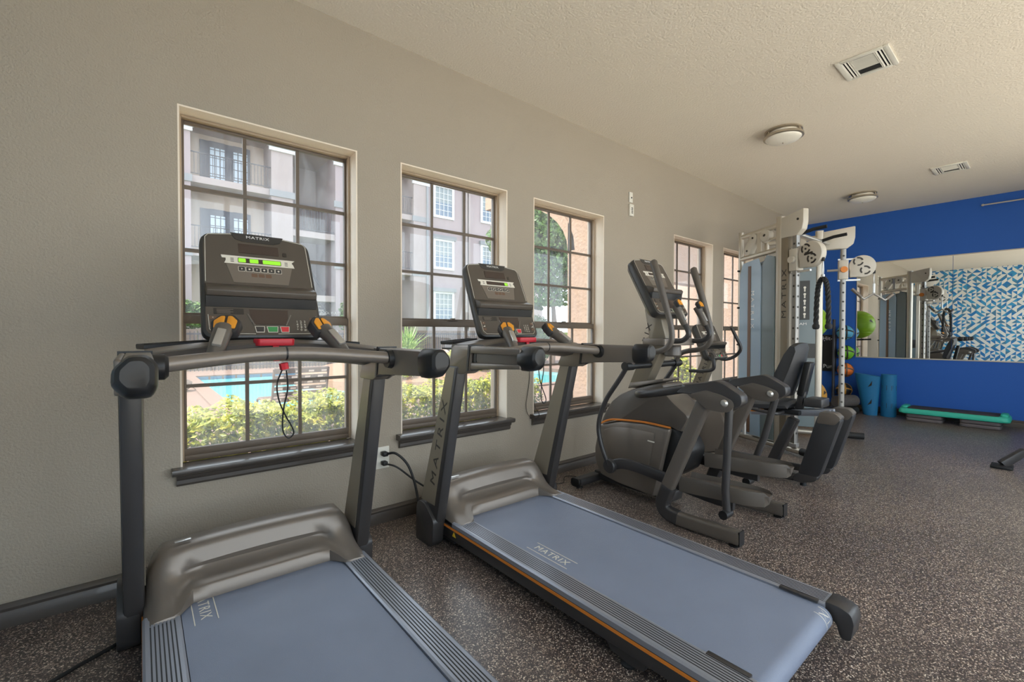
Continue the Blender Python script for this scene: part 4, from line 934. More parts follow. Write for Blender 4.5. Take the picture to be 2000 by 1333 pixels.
    # moving handle
    hx = s_*.262
    E(MB().tube([(s_*.29, -.85, .985), (s_*.275, -.90, 1.055), (hx, -.975, 1.082), (hx, -1.045, 1.092), (hx, -1.11, 1.115), (hx, -1.148, 1.165), (hx, -1.148, 1.24), (hx, -1.118, 1.36), (hx, -1.065, 1.53), (hx, -1.01, 1.69)], .019, 12, smooth=5), 'moving_handle', 'dark_grey')
    E(MB().tube([(hx, -1.12, 1.35), (hx, -1.068, 1.52), (hx, -1.012, 1.69), (hx, -1.006, 1.70)], [.021, .024, .026, .02], 14), 'handle_grip', 'dark_grey')
    # fixed grip with toggle
    gx = s_*.142
    fg = E(MB().tube([(gx, -1.02, 1.165), (gx, -1.11, 1.160), (gx, -1.165, 1.170), (gx, -1.200, 1.210), (gx, -1.178, 1.265), (gx, -1.15, 1.30)], .017, 12, smooth=4), 'fixed_grip', 'charcoal')
    E(MB().tube([(gx, -1.172, 1.268), (gx, -1.135, 1.345), (gx, -1.110, 1.40)], [.020, .024, .030], 12), 'grip_sleeve', 'dark_grey', fg)
    E(MB().bar((gx, -1.178, 1.30), (gx, -1.145, 1.365), .020, .014, up=(0, -.9, -.3)), 'pulse_plate', 'bright_metal', fg, bevel=.002)
    M = Matrix.Translation((gx, -1.122, 1.415)) @ Matrix.Rotation(R(60), 4, 'X')
    E(MB().prism(round_poly([(-.026, -.03), (.026, -.03), (.03, .012), (.0, .034), (-.03, .012)], .006, 2), 'z', -.014, .014).xf(M), 'toggle_head', 'charcoal', fg, bevel=.004)
    for q_ in (-1, 1): E(MB().prism([(q_*.003, -.02), (q_*.02, -.02), (q_*.022, .008), (q_*.003, .022)], 'z', .014, .019).xf(M), 'toggle_button', 'button_orange', fg)
E(MB().cyl((-.30, -.85, .985), (.30, -.85, .985), .024, 16), 'axle', 'black_plastic')
E(MB().prism(round_poly([(-.20, -.88), (.20, -.88), (.20, -1.06), (.06, -1.10), (-.06, -1.10), (-.20, -1.06)], .02, 3), 'z', 1.13, 1.178), 'grip_bridge', 'gunmetal', bevel=.008)
E(MB().lathe([(.052, 1.05), (.06, 1.06), (.06, 1.12), (.055, 1.13), (0, 1.13)], (0, -1.0, 0), 'z', 20), 'bridge_hub', 'dark_grey')
ms = E(MB().prism([(-.80, 1.40), (-.93, 1.36), (-.985, 1.17), (-.80, .80), (-.66, .80), (-.84, 1.2)], 'x', -.055, .055), 'console_mast', 'mast_grey', bevel=.012)
text('brand_lettering', 'MATRIX', .055, 'print_dark', ms, (-.0555, -.795+1.0, 1.12), Vector((0, -.35, 1)), Vector((0, 1, .35)), .0006, 1.4, 1.4)
console(el, (0, -1.015, 1.345), R(29), .42, .475, .06, lit=False, off=(0, -1.0, 0))

# ------------------------------------------------------------------ recumbent bike
O = Vector((4.25, -1.0, 0))
bk = thing('recumbent_bike', 'dark recumbent exercise bike behind the elliptical trainer', 'exercise bike', O)
def K(mb, nm, m_, par=None, **k): return mb.build(nm, m_, par or bk, off=(0, -1.0, 0), **k)
for s_ in (-1, 1):
    X = s_*.165
    rail = K(MB().sweep(curve([(X*.7, -.42, .07), (X, -.75, .055), (X, -1.1, .05), (X, -1.38, .05), (X, -1.47, .062), (X, -1.52, .12)], 4), rrect(.05, .06, .018, 3)), 'floor_rail', 'charcoal')
    K(MB().prism(round_poly([(-1.445, .10), (-1.585, .10), (-1.60, .13), (-1.725, .56), (-1.69, .600), (-1.60, .600), (-1.575, .575)], .02, 3), 'x', X-.05, X+.05), 'rear_leg', 'vinyl_black', bevel=.012)
    K(MB().prism(round_poly([(-1.57, .52), (-1.69, .52), (-1.728, .575), (-1.69, .612), (-1.59, .612)], .015, 3), 'x', X-.053, X+.053), 'leg_cap', 'dark_grey', bevel=.01)
    K(MB().prism(round_poly([(-1.43, .10), (-1.585, .10), (-1.56, .055), (-1.47, .028), (-1.41, .03)], .02, 3), 'x', X-.048, X+.048), 'leg_shoe', 'charcoal', bevel=.012)
    K(MB().lathe([(0, 0), (.024, 0), (.024, .01), (.01, .03)], (X, -1.47, 0), 'z', 12), 'leveling_foot', 'rubber_black')
    K(MB().bar((s_*.05, -1.02, .520), (s_*.05, -1.62, .585), .035, .05), 'seat_track', 'rail_alu', bevel=.006)
    # side grips by the seat
    K(MB().tube([(s_*.10, -1.30, .56), (s_*.25, -1.30, .56), (s_*.29, -1.25, .57), (s_*.29, -1.10, .585), (s_*.29, -1.03, .59)], .014, 10, smooth=3), 'side_grip', 'charcoal')
    # front handlebar
    K(MB().tube([(s_*.06, -.62, 1.0), (s_*.18, -.66, .96), (s_*.235, -.74, .99), (s_*.235, -.80, 1.07), (s_*.222, -.76, 1.18), (s_*.215, -.72, 1.27)] if s_ > 0 else [(s_*.06, -.62, 1.0), (s_*.15, -.70, 1.02), (s_*.19, -.74, .97), (s_*.19, -.74, .89), (s_*.20, -.66, .865), (s_*.215, -.52, .86)], .016, 12, smooth=5), 'handlebar', 'charcoal')
K(MB().box(-.24, .24, -.46, -.40, .03, .09), 'front_stabilizer', 'charcoal', bevel=.012)
K(MB().bar((0, -1.345, .50), (0, -1.16, .05), .10, .075, up=(0, -.9, .3)), 'seat_post', 'charcoal', bevel=.012)
K(MB().box(-.13, .13, -1.20, -1.09, .02, .075), 'post_foot', 'charcoal', bevel=.01)
K(MB().bar((0, -1.05, .505), (0, -1.58, .585), .06, .02), 'toothed_rack', 'bright_metal')
rows = []
for k in range(9):
    q_ = k/8; x = -.20+.40*q_; ed = abs(q_-.5)*2; rows.append([(x, y, z-.03*ed**4*(1 if z > .6 else -.2)) for y, z in ((-.99-.0*ed, .575), (-.985-.04*ed, .60), (-1.0-.05*ed, .625), (-1.10, .64), (-1.25, .655), (-1.34, .655), (-1.36, .63), (-1.34, .595), (-1.15, .575))])
K(MB().grid(rows, True, True), 'seat', 'vinyl_black', smooth=50)
K(MB().box(-.12, .12, -1.42, -1.10, .545, .58), 'seat_carriage', 'black_plastic', bevel=.008)
rows = []
for k in range(9):
    q_ = k/8; x = -.19+.38*q_; ed = abs(q_-.5)*2; c_ = .045*ed**2
    rows.append([(x*(1-.25*max(0, (z-.95))/.2), y+c_*.8, z-.03*ed**4*(1 if z > .9 else -1)) for y, z in ((-1.265, .70), (-1.285, .68), (-1.325, .69), (-1.40, .95), (-1.435, 1.10), (-1.425, 1.135), (-1.39, 1.14), (-1.35, 1.07), (-1.29, .85))])
K(MB().grid(rows, True, True), 'backrest', 'vinyl_black', smooth=50)
K(MB().bar((0, -1.40, .70), (0, -1.455, .98), .12, .05), 'back_support', 'black_plastic', bevel=.012)
K(MB().bar((0, -1.38, .58), (0, -1.41, .74), .07, .05), 'back_bracket', 'charcoal', bevel=.008)
K(MB().box(-.06, .14, -1.56, -1.43, .615, .685), 'bottle_holder', 'charcoal', bevel=.01)
K(MB().tube([(-.13, -1.15, .555), (-.20, -1.10, .56), (-.225, -1.04, .55), (-.225, -1.035, .50), (-.225, -1.035, .355)], .013, 10, smooth=4), 'adjust_lever', 'stripe_orange')
K(MB().cyl((-.225, -1.035, .50), (-.225, -1.035, .345), .015, 10), 'lever_sleeve', 'bright_metal')
def kshell(poly, half, nm, m_):
    cy = sum(p[0] for p in poly)/len(poly); cz = sum(p[1] for p in poly)/len(poly); pp = round_poly(poly, .03, 2); rows = []
    for x, s_ in ((-half, .86), (-half*.95, .94), (-half*.8, .985), (-half*.5, 1), (half*.5, 1), (half*.8, .985), (half*.95, .94), (half, .86)): rows.append([(x, cy+(y-cy)*s_, cz+(z-cz)*s_) for y, z in pp])
    return K(MB().grid(rows, True, True), nm, m_, smooth=40)
kshell([(-.22, .12), (-.24, .45), (-.30, .56), (-.42, .60), (-.62, .58), (-.80, .50), (-.86, .38), (-.80, .12), (-.6, .06), (-.35, .06)], .14, 'drive_cover', 'gunmetal')
kshell([(-.27, .50), (-.35, .63), (-.47, .68), (-.62, .62), (-.78, .53), (-.60, .52)], .11, 'top_cover', 'dark_grey')
for s_ in (-1, 1):
    cr = K(MB().bar((s_*.155, -.62, .36), (s_*.155, -.62-s_*.10, .36+s_*.10), .02, .035), 'crank', 'charcoal', bevel=.004)
    K(MB().box(min(s_*.165, s_*.275), max(s_*.165, s_*.275), -.68-s_*.10, -.56-s_*.10, .345+s_*.10, .375+s_*.10), 'pedal', 'black_plastic', cr, bevel=.006)
ms = K(MB().prism([(-.42, .62), (-.53, .62), (-.70, 1.05), (-.60, 1.10)], 'x', -.05, .05), 'console_mast', 'mast_grey', bevel=.01)
text('brand_lettering', 'MATRIX', .05, 'print_dark', ms, (-.0505, -.565+1.0, .84), Vector((0, -.4, 1)), Vector((0, 1, .4)), .0006, 1.4, 1.35)
console(bk, (0, -.705, .975), R(24), .40, .37, .05, lit='part', off=(0, -1.0, 0))
# ------------------------------------------------------------------ foot of a machine at the right edge
bn = thing('weight_bench', 'black steel bench frame entering at the right edge of the photo', 'bench', (6.5, -2.9, 0))
MB().sweep([(-.48, .45, .03), (-.40, .33, .15), (-.40, -.55, .15)], rrect(.06, .07, .012, 2)).build('front_leg', 'charcoal', bn)
MB().box(-.56, -.40, .38, .52, 0, .025).build('foot_pad', 'rubber_black', bn, bevel=.006)
MB().sweep([(-.46, -.75, .03), (-.40, -.65, .15), (-.40, -.5, .15)], rrect(.06, .07, .012, 2)).build('front_leg', 'charcoal', bn)
MB().bar((-.40, .0, .15), (.75, 0, .15), .07, .06).build('spine', 'charcoal', bn, bevel=.006); MB().bar((.75, -.3, .035), (.75, .3, .035), .06, .06).build('rear_foot', 'charcoal', bn, bevel=.006)
MB().bar((.70, 0, .05), (.45, 0, .42), .06, .06).build('upright', 'charcoal', bn, bevel=.006); MB().bar((-.25, 0, .15), (-.1, 0, .42), .06, .06).build('upright', 'charcoal', bn, bevel=.006)
MB().box(-.35, .85, -.14, .14, .42, .48).build('seat_pad', 'vinyl_black', bn, bevel=.02)
MB().cyl((-.40, .10, .0), (-.40, .10, .10), .02, 10).build('leveling_foot', 'rubber_black', bn)
# ================================================================== cable machine
O = Vector((5.64, -.85, 0))
ct = thing('cable_machine', 'tall silver dual cable machine with translucent shrouds near the blue wall', 'cable machine', O)
def T(mb, nm, m_, par=None, **k): return mb.build(nm, m_, par or ct, off=O, **k)
class Tower:
    def __init__(s, r, d, out): s.r = Vector((*r, 0)); s.d = Vector((*d, 0)).normalized(); s.n = Vector((*out, 0)).normalized()
    def p(s, t, o=0, z=0): return s.r+s.d*t+s.n*o+Vector((0, 0, z))
    def poly(s, pts, o0, o1):   # plate in the tower's plane
        n = len(pts); b = MB(); b.add([s.p(t, o0, z) for t, z in pts]+[s.p(t, o1, z) for t, z in pts], [tuple(range(n))[::-1], tuple(range(n, 2*n))]+[(i, (i+1) % n, n+(i+1) % n, n+i) for i in range(n)]); return b
    def rbox(s, t0, t1, o0, o1, z0, z1): return s.poly([(t0, z0), (t1, z0), (t1, z1), (t0, z1)], o0, o1)
    def disc(s, t, z, r, o0, o1, n=24, a0=0, a1=360, r0=0):
        if r0: return s.poly([(t+r*math.cos(R(a0+(a1-a0)*k/n)), z+r*math.sin(R(a0+(a1-a0)*k/n))) for k in range(n+1)]+[(t+r0*math.cos(R(a0+(a1-a0)*k/n)), z+r0*math.sin(R(a0+(a1-a0)*k/n))) for k in range(n, -1, -1)], o0, o1)
        return s.poly([(t+r*math.cos(2*math.pi*k/n), z+r*math.sin(2*math.pi*k/n)) for k in range(n)], o0, o1)
near = Tower((5.33, -.43), (-.40, -.916), (-.916, .40)); far = Tower((5.945, -.47), (.39, -.92), (.92, .39))
def capsule(t0, z0, t1, z1, r, n=10):
    a = math.atan2(z1-z0, t1-t0); out = []
    for k in range(n+1): q = a-math.pi/2+math.pi*k/n; out.append((t1+r*math.cos(q), z1+r*math.sin(q)))
    for k in range(n+1): q = a+math.pi/2+math.pi*k/n; out.append((t0+r*math.cos(q), z0+r*math.sin(q)))
    return out
for tw, col_t, fp in ((near, .715, .535), (far, .765, .535)):
    isn = tw is near
    T(MB().cyl(tw.p(0, 0, .03), tw.p(0, 0, 2.37), .028, 16), 'rear_post', 'satin_silver')
    T(MB().sweep([tw.p(fp, 0, .04), tw.p(fp, 0, 2.42)], rrect(.075, .08, .022, 4), up=tw.d), 'front_post', 'satin_silver')
    if isn:
     pp = T(tw.rbox(fp+.03, fp+.115, -.032, .032, .06, 2.20), 'post_panel', 'mast_grey', bevel=.006)
    # the panel's camera side carries the dark lettering
    side = 1 if isn else -1
    rd = Vector((0, 0, 1)); ud = (tw.n*side).cross(rd) * 1
    if isn: text('brand_lettering', 'MATRIX', .075, 'print_dark', pp, tw.p(fp+.075, side*.0325, 1.62)-O, rd, (tw.n*side).cross(rd), .0006, 1.5, 1.35)
    for z in (2.315, 2.065): T(MB().cyl(tw.p(0, 0, z), tw.p(fp, 0, z+.03), .027, 14), 'cross_tube', 'satin_silver')
    T(MB().bar(tw.p(.26, 0, 2.08), tw.p(.26, 0, 2.33), .04, .04), 'stay', 'satin_silver')
    for q, (a, b_, c_, d_, r_) in enumerate(((.12, 2.14, .20, 2.27, .05), (.355, 2.265, .356, 2.268, .062))):
        pc = T(tw.poly(capsule(a, b_, c_, d_, r_), -.030, .036), 'pulley_cover', 'steel_white', bevel=.006)
        for t_, z_ in {(a, b_), (round(c_, 2), round(d_, 2))}: T(tw.disc(t_, z_, .011, .036, .041, 10), 'pulley_bolt', 'print_dark', pc)
    T(MB().bar(tw.p(.30, 0, 2.215), tw.p(.52, 0, 2.22), .02, .02), 'guide_rod', 'satin_silver')
    # shrouds
    sh = T(tw.poly([(.035, .10), (.335, .10), (.335, 1.93), (.30, 2.03), (.09, 2.00), (.045, 1.88)], .045, .056), 'outer_shroud', 'shroud_blue')
    T(tw.poly([(.335, .10), (.50, .10), (.50, 2.02), (.40, 2.05), (.335, 1.94)], .030, .045), 'side_shroud', 'shroud_grey')
    st = T(tw.rbox(.165, .205, .056, .060, .12, 1.96), 'shroud_strip', 'panel_brown', sh, smooth=0)
    for k, ch in enumerate('MATRIX'):
        text('shroud_lettering', ch, .062, 'print_white', sh, tw.p(.228, .0575*(1 if isn else 1), 1.66-.072*k)-O, Vector((0, 0, -1)), tw.n.cross(Vector((0, 0, -1))), .0006, 1.2)
    T(tw.poly([(.04, .12), (.50, .12), (.50, 2.0), (.30, 2.02), (.06, 1.96)], -.060, -.050), 'inner_shroud', 'shroud_grey')
    for k in range(5): T(tw.disc(.005, .25+.42*k, .011, .028, .05, 8), 'side_bolt', 'print_dark')
    for k in range(12):
        T(tw.rbox(.14, .40, -.042, .028, .14+.045*k, .18+.045*k), 'weight_plate', 'black_plastic', smooth=0)
    # chart on the inner face
    cp = T(tw.rbox(.20, .44, -.066, -.061, 1.38, 1.84), 'exercise_chart', 'chart_dark', smooth=0)
    for r_ in range(5):
        for c_ in range(3):
            T(tw.disc(.25+.07*c_, 1.76-.078*r_, .014, -.070, -.066, 8), 'chart_figure', 'print_light', cp); T(tw.rbox(.242+.07*c_, .258+.07*c_, -.069, -.066, 1.712-.078*r_, 1.75-.078*r_), 'chart_figure', 'satin_silver', cp, smooth=0)
    text('chart_lettering', 'MATRIX', .04, 'print_white', cp, tw.p(.32, -.0675, 1.33)-O, -tw.n.cross(Vector((0, 0, 1))), (0, 0, 1), .0005, 1.3)
    T(tw.rbox(.06, .50, -.068, -.061, .93, 1.10), 'shroud_band', 'chart_dark', smooth=0)
    # head plate and adjustable column
    T(tw.poly([(fp+.03, 2.19), (col_t+.03, 2.19), (col_t+.09, 2.24), (col_t+.105, 2.31), (col_t+.105, 2.44), (fp+.03, 2.40)], -.035, .035), 'head_plate', 'steel_white', bevel=.01)
    T(tw.disc(col_t+.045, 2.345, .012, .035, .040, 10), 'plate_bolt', 'print_dark')
    cl = T(MB().sweep([tw.p(col_t, 0, .10), tw.p(col_t, 0, 2.24)], rrect(.052, .052, .008, 2), up=tw.d), 'pulley_column', 'column_metal')
    hb = MB()
    for k in range(19):
        for sd in (1, -1): b_ = tw.disc(col_t, .22+.105*k, .011, sd*.0262, sd*.0272, 10); hb.add(b_.v, b_.f)
        q = Matrix.Translation(tw.p(col_t, 0, 0)); c0 = tw.p(col_t+.0265, 0, .22+.105*k); hb.cyl(c0, c0+tw.d*.001, .011, 10)
    T(hb, 'adjustment_holes', 'print_dark', cl, smooth=0)
    # carriage with round pulley housing
    zc = 2.00 if isn else 2.00
    cr = T(tw.rbox(col_t-.045, col_t+.045, -.045, .045, zc-.16, zc+.06), 'carriage', 'steel_white', bevel=.008)
    T(MB().cyl(tw.p(col_t-.02, 0, zc-.05), tw.p(col_t-.15, .01, zc-.05), .014, 10), 'carriage_lever', 'bright_metal', cr)
    T(MB().cyl(tw.p(col_t, -.075, zc-.05), tw.p(col_t, .075, zc-.05), .034, 14), 'carriage_knob', 'stripe_orange' if not isn else 'steel_white', cr)
    for z in (zc-.17, zc+.07): T(MB().bar(tw.p(col_t-.05, 0, z), tw.p(col_t+.16, 0, z), .022, .018), 'carriage_arm', 'bright_metal', cr)
    hub = T(tw.disc(col_t+.175, zc-.02, .125, -.032, .036, 30), 'pulley_housing', 'steel_white', bevel=.010)
    T(tw.rbox(col_t+.06, col_t+.20, -.030, .030, zc-.14, zc-.02), 'housing_foot', 'steel_white', hub, bevel=.006)
    for tt, zz in ((col_t+.135, zc+.035), (col_t+.20, zc-.065)):
        for a0 in (20, 140, 260): T(tw.disc(tt, zz, .050, .036, .039, 8, a0, a0+85, .034), 'housing_slot', 'print_dark', hub)
        T(tw.disc(tt, zz, .010, .036, .041, 10), 'housing_bolt', 'print_dark', hub)
        for a0 in (20, 140, 260): T(tw.disc(tt, zz, .050, -.035, -.032, 8, a0, a0+85, .034), 'housing_slot', 'print_dark', hub)
    T(MB().bar(tw.p(col_t+.125, .041, zc-.02), tw.p(col_t+.21, .041, zc-.01), .006, .018), 'housing_stay', 'print_dark', hub)
    # base leg
    bl = T(MB().cyl(tw.p(-.08, 0, .05), tw.p(.80, 0, .05), .030, 14), 'base_tube', 'satin_silver')
    T(MB().cyl(tw.p(.80, 0, .05), tw.p(.98, 0, .05), .036, 14), 'base_sleeve', 'rubber_black', bl)
    T(MB().bar(tw.p(col_t, 0, .08), tw.p(col_t, 0, .12), .08, .07), 'column_foot', 'bright_metal', bl, bevel=.005)
# rear and overhead ties
T(MB().cyl(near.p(0, 0, 2.345), far.p(0, 0, 2.345), .027, 14), 'rear_tie', 'satin_silver'); T(MB().cyl(near.p(0, 0, .06), far.p(0, 0, .06), .027, 14), 'rear_tie', 'satin_silver')
a, b_ = near.p(.62, -.03, 2.26), far.p(.62, -.03, 2.26); m1 = a.lerp(b_, .22); m2 = a.lerp(b_, .78)
f_ = Vector((0, -.10, .0))
cb = T(MB().tube([a, m1, m1.lerp(m2, .5), m2, b_], .018, 12), 'chin_up_bar', 'bright_metal')
for m_, q in ((m1, a), (m2, b_)):
    T(MB().tube([m_, m_+Vector((0, -.12, .03)), m_+Vector((0, -.24, .04))], .018, 12), 'chin_up_grip', 'rubber_black', cb)
    T(MB().tube([m_+Vector((0, .02, 0)), m_+Vector((0, .14, .06)), m_+Vector((0, .24, .10))], .018, 12), 'chin_up_grip', 'bright_metal', cb)
# ---- attachments that hang from the pulleys
def snap(top, L_=.13):
    b = MB().tube([top, top-Vector((0, 0, .03))], .012, 8)
    return b, top-Vector((0, 0, L_))
p0 = near.p(.715+.285, 0, 1.93)
rp = thing('triceps_rope', 'black twisted rope with two rubber ends hanging from the near pulley', 'rope', p0)
MB().tube([(0, 0, 0), (0, 0, -.035)], .014, 10).build('stopper', 'rubber_black', rp)
MB().tube([(0, 0, -.035), (.012, 0, -.07), (.018, 0, -.12), (.010, 0, -.165), (-.010, 0, -.165), (-.018, 0, -.12), (-.012, 0, -.07)], .005, 8, closed=True, smooth=4).build('carabiner', 'bright_metal', rp)
MB().cyl((0, 0, -.16), (0, 0, -.20), .016, 10).build('collar', 'bright_metal', rp)
dn = near.d*.055
strand = curve([-dn*1.15+Vector((0, 0, -.62)), -dn*1.05+Vector((0, 0, -.42)), -dn*.8+Vector((0, 0, -.27)), -dn*.3+Vector((0, 0, -.205)), dn*.3+Vector((0, 0, -.205)), dn*.8+Vector((0, 0, -.27)), dn*1.05+Vector((0, 0, -.42)), dn*1.15+Vector((0, 0, -.62))], 10)
for ph in range(3):
    pts = []
    for i, q in enumerate(strand):
        d_ = (strand[min(i+1, len(strand)-1)]-strand[max(i-1, 0)]).normalized(); s1 = d_.cross(Vector((.3, .9, .1))).normalized(); s2 = d_.cross(s1); an = i*.75+ph*2.094
        pts.append(q+(s1*math.cos(an)+s2*math.sin(an))*.011)
    MB().tube(pts, .0125, 8).build('rope_strand', 'rubber_black', rp)
for s_ in (-1, 1): MB().lathe([(0, -.035), (.022, -.032), (.030, -.018), (.030, .004), (.020, .020), (.014, .03)], tuple(dn*1.15*s_+Vector((0, 0, -.64))), 'z', 16).build('rubber_end', 'rubber_black', rp)
p0 = far.p(.765+.285, 0, 1.93)
vb = thing('v_handle', 'chrome angled bar handle hanging from the far pulley before the mirror', 'handle', p0)
MB().tube([(0, 0, 0), (0, 0, -.035)], .014, 10).build('stopper', 'rubber_black', vb)
MB().tube([(0, 0, -.03), (.01, 0, -.08), (.0, 0, -.16), (-.01, 0, -.08)], .005, 8, closed=True, smooth=4).build('carabiner', 'bright_metal', vb)
dn = far.d
MB().tube([Vector((0, 0, -.15)), Vector((0, 0, -.25)), Vector((0, 0, -.27))], .012, 10).build('shank', 'bright_metal', vb)
MB().tube([-dn*.20+Vector((0, 0, -.20)), -dn*.09+Vector((0, 0, -.32)), dn*.0+Vector((0, 0, -.26)), dn*.10+Vector((0, 0, -.34)), dn*.17+Vector((0, 0, -.27))], .014, 12).build('bar', 'bright_metal', vb)
for q in (-1, 1):
    e0 = -dn*.20+Vector((0, 0, -.20)) if q < 0 else dn*.17+Vector((0, 0, -.27)); e1 = -dn*.11+Vector((0, 0, -.298)) if q < 0 else dn*.115+Vector((0, 0, -.325))
    MB().tube([e0, e1], .018, 12).build('grip', 'gunmetal', vb)
# ================================================================== balls and racks by the corner
# tall rack with stability balls behind the cable machine
rk = thing('ball_rack', 'tall black steel rack of large balls in the corner', 'rack', (7.45, -.42, 0))
for x in (-.24, .24):
    MB().box(x-.02, x+.02, .14, .18, 0, 1.75).build('post', 'iron', rk, bevel=.004)
    for z in (.05, 1.10): MB().tube([(x, .16, z), (x, -.18, z+.02)], .014, 10).build('arm', 'iron', rk)
MB().box(-.28, .28, -.22, .20, 0, .03).build('base', 'iron', rk, bevel=.006)
for z in (.62, 1.74): MB().box(-.22, .22, .15, .17, z-.02, z+.02).build('crossbar', 'iron', rk)
def ball(name, c, r, m_, label, grp, seams=None, cat='ball', logo=True):
    t = thing(name, label, cat, (c[0], c[1], c[2]-r), grp)
    MB().sphere((0, 0, r), r, 32, 20).build('shell', m_, t)
    if seams == 'ribs':
        for z in (-.55, -.25, .1, .4, .65): MB().lathe([(r*math.sqrt(1-z*z)*1.002, r+z*r-.004), (r*math.sqrt(1-z*z)*1.008, r+z*r), (r*math.sqrt(1-z*z)*1.002, r+z*r+.004)], (0, 0, 0), 'z', 32).build('rib', m_, t)
    elif seams:
        for k in range(3):
            M = Matrix.Translation((0, 0, r)) @ Matrix.Rotation(k*R(60)+.4, 4, 'Z') @ Matrix.Rotation(R(90), 4, 'X') if k < 2 else Matrix.Translation((0, 0, r)) @ Matrix.Rotation(R(20), 4, 'Y')
            MB().lathe([(r*1.0, -.10*r), (r*1.012, -.08*r), (r*1.012, .08*r), (r*1.0, .10*r)], (0, 0, 0), 'z', 32).xf(M).build('panel_stripe', seams, t)
    if logo:   # small dark printed marks facing the room
        for a in (R(-100), R(-170), R(-60)):
            d = Vector((math.cos(a)*.93, math.sin(a)*.93, .2 if a > -2 else -.15)).normalized(); c_ = Vector((0, 0, r))+d*r*1.001; s1 = d.cross(Vector((0, 0, 1))).normalized(); s2 = s1.cross(d); s = r*.16
            MB().add([c_-s1*s+s2*s*.2, c_+s1*s*.1+s2*s, c_+s1*s-s2*s*.5, c_-s1*s*.1-s2*s*.2], [(0, 1, 2, 3)]).build('printed_mark', 'print_dark', t, smooth=0)
    return t
ball('stability_ball', (7.45, -.46, 1.385), .25, 'ball_green', 'large lime green stability ball on top of the rack', 'stability balls', 'ribs')
ball('stability_ball', (7.45, -.46, .33), .24, 'ball_gold', 'large golden stability ball low on the rack', 'stability balls', 'ribs')
# medicine ball tree
mt = thing('medicine_ball_tree', 'slim black stand holding four medicine balls beside the mirror', 'rack', (8.62, -.47, 0))
MB().tube([(0, 0, 0), (0, 0, 1.45)], .022, 12).build('pole', 'iron', mt); MB().lathe([(0, 0), (.13, 0), (.13, .02), (.03, .035), (0, .035)], (0, 0, 0), 'z', 24).build('base', 'iron', mt)
MB2 = [((8.62, -.622, 1.238), .115, 'ball_blue', 'pale blue medicine ball, topmost on the stand', 'ball_black'), ((8.62, -.635, .92), .112, 'ball_lime', 'lime green medicine ball, second on the stand', 'ball_black'),
       ((8.62, -.63, .645), .110, 'ball_orange', 'orange medicine ball, third on the stand', 'panel_brown'), ((8.62, -.615, .33), .108, 'ball_black', 'black and gold medicine ball, lowest on the stand', 'ball_gold')]
for c, r, m_, lb, sm in MB2:
    MB().tube([(math.cos(a)*(r*.75), -.152+math.sin(a)*(r*.75), c[2]-r*.66) for a in [R(20*k) for k in range(18)]], .008, 8, closed=True).build('cradle', 'iron', mt)
    MB().tube([(0, 0, c[2]-r*.9), (-.01, -.07, c[2]-r*.7)], .008, 8).build('cradle_arm', 'iron', mt)
    ball('medicine_ball', c, r, m_, lb, 'medicine balls on the stand', sm, logo=False)
# dark wall panel with chalk-like script behind the machine
sg = thing('exercise_banner', 'narrow black banner with white script on the blue wall behind the cable machine', 'banner', (8.752, -.37, .60))
MB().box(-.005, .012, -.10, .10, 0, .60).build('sheet', 'ball_black', sg, smooth=0)
for z, s_ in ((.54, 'Hit-b'), (.08, 'Pum')): text('script', s_, .09, 'print_white', sg, (-.006, 0, z), (0, -1, 0), (0, 0, 1), .0005)
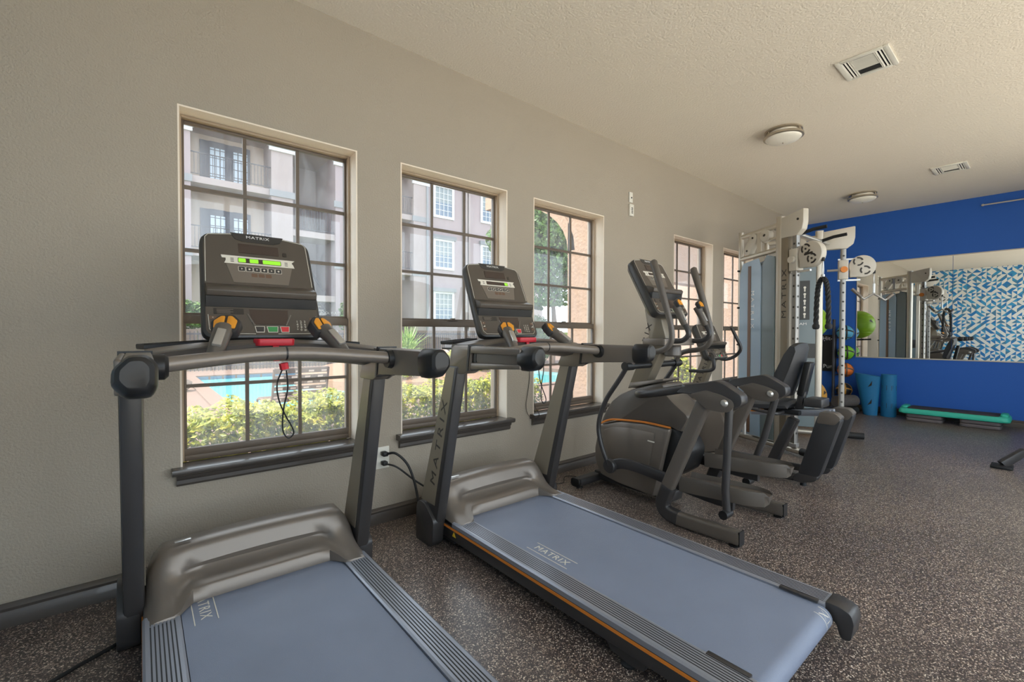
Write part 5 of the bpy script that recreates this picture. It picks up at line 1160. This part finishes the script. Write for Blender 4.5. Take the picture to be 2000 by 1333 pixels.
# foam rollers
def roller(name, label, length, r, m_, loc, rot, marks=True):
    t = thing(name, label, 'foam roller', loc, 'foam rollers by the blue wall'); t.rotation_euler = rot
    MB().lathe([(r*.35, .004), (r*.95, 0), (r, .012), (r, length-.012), (r*.95, length), (r*.35, length-.004)], (0, 0, 0), 'z', 28).build('body', m_, t)
    if marks:
        for z in (length*.28, length*.70):
            for a in (R(-120), R(-165), R(160)):
                rows = [[((r+.001)*math.cos(a+da), (r+.001)*math.sin(a+da), z+dz) for da, dz in ((-.35, -.02+.05*q), (.30, -.045+.07*q))] for q in (0, .5, 1)]
                MB().grid(rows).build('printed_mark', 'print_dark', t)
    return t
roller('foam_roller', 'bright blue roller standing upright against the blue wall', .62, .092, 'foam_blue', (8.50, -1.19, 0), (0, 0, 0))
t = thing('rolled_mat', 'blue foam mat leaning to the left beside the upright roller', 'mat', (8.46, -.985, 0), 'foam rollers by the blue wall')
rows = []
for k in range(9):
    q = k/8; z = .60*q; wl = .085+.075*q; sh_ = .04*q
    rows.append([(.085*math.sin(a)*(.9), sh_+wl*math.cos(a), z+.02*math.cos(a)*q) for a in [R(15*j) for j in range(24)]])
MB().grid(rows, True, True).build('body', 'foam_blue', t)
for z in (.15, .42):
    MB().add([(-.081, .02, z), (-.081, -.03, z+.03), (-.081, -.035, z+.10), (-.081, -.01, z+.05)], [(0, 1, 2, 3)]).build('printed_mark', 'print_dark', t, smooth=0)
roller('foam_roller', 'grey roller lying on its side under the medicine balls', .36, .085, 'foam_grey', (7.93, -.69, .215), (0, R(90), R(-24)))
roller('foam_roller', 'dark roller lying on the floor beneath the grey one', .40, .065, 'ball_black', (7.92, -.68, .0652), (0, R(90), R(-24)), False)
# aerobic step
stp = thing('aerobic_step', 'teal and black aerobic step platform on grey risers along the blue wall', 'step platform', (8.48, -1.87, 0)); sh_ = .02
for y in (-.27, .27):
    for k in range(2):
        MB().prism(round_poly([(-.17, y-.19), (.17, y-.19), (.17, y+.19), (-.17, y+.19)], .05, 4), 'z', .002+.05*k, .046+.05*k).build('riser', 'step_grey', stp, bevel=.008)
rows = [[(x*s_, y*s2, z) for x, y in round_poly([(-.20, -.54), (.20, -.54), (.20, .54), (-.20, .54)], .08, 5)] for s_, s2, z in ((.86, .95, .098), (.97, .99, .105), (1, 1, .12), (.97, .992, .150), (.90, .975, .168), (.80, .95, .172))]
MB().grid(rows, True, True).build('platform', 'step_teal', stp)
MB().prism(round_poly([(-.165, -.44), (.165, -.44), (.165, .44), (-.165, .44)], .03, 3), 'z', .170, .182).build('top_mat', 'step_top', stp, bevel=.003)
for y in (-.48, .48): MB().prism(round_poly([(-.12, y-.035), (.12, y-.035), (.12, y+.035), (-.12, y+.035)], .03, 4), 'z', .165, .20).build('end_knob', 'step_teal', stp, bevel=.012)
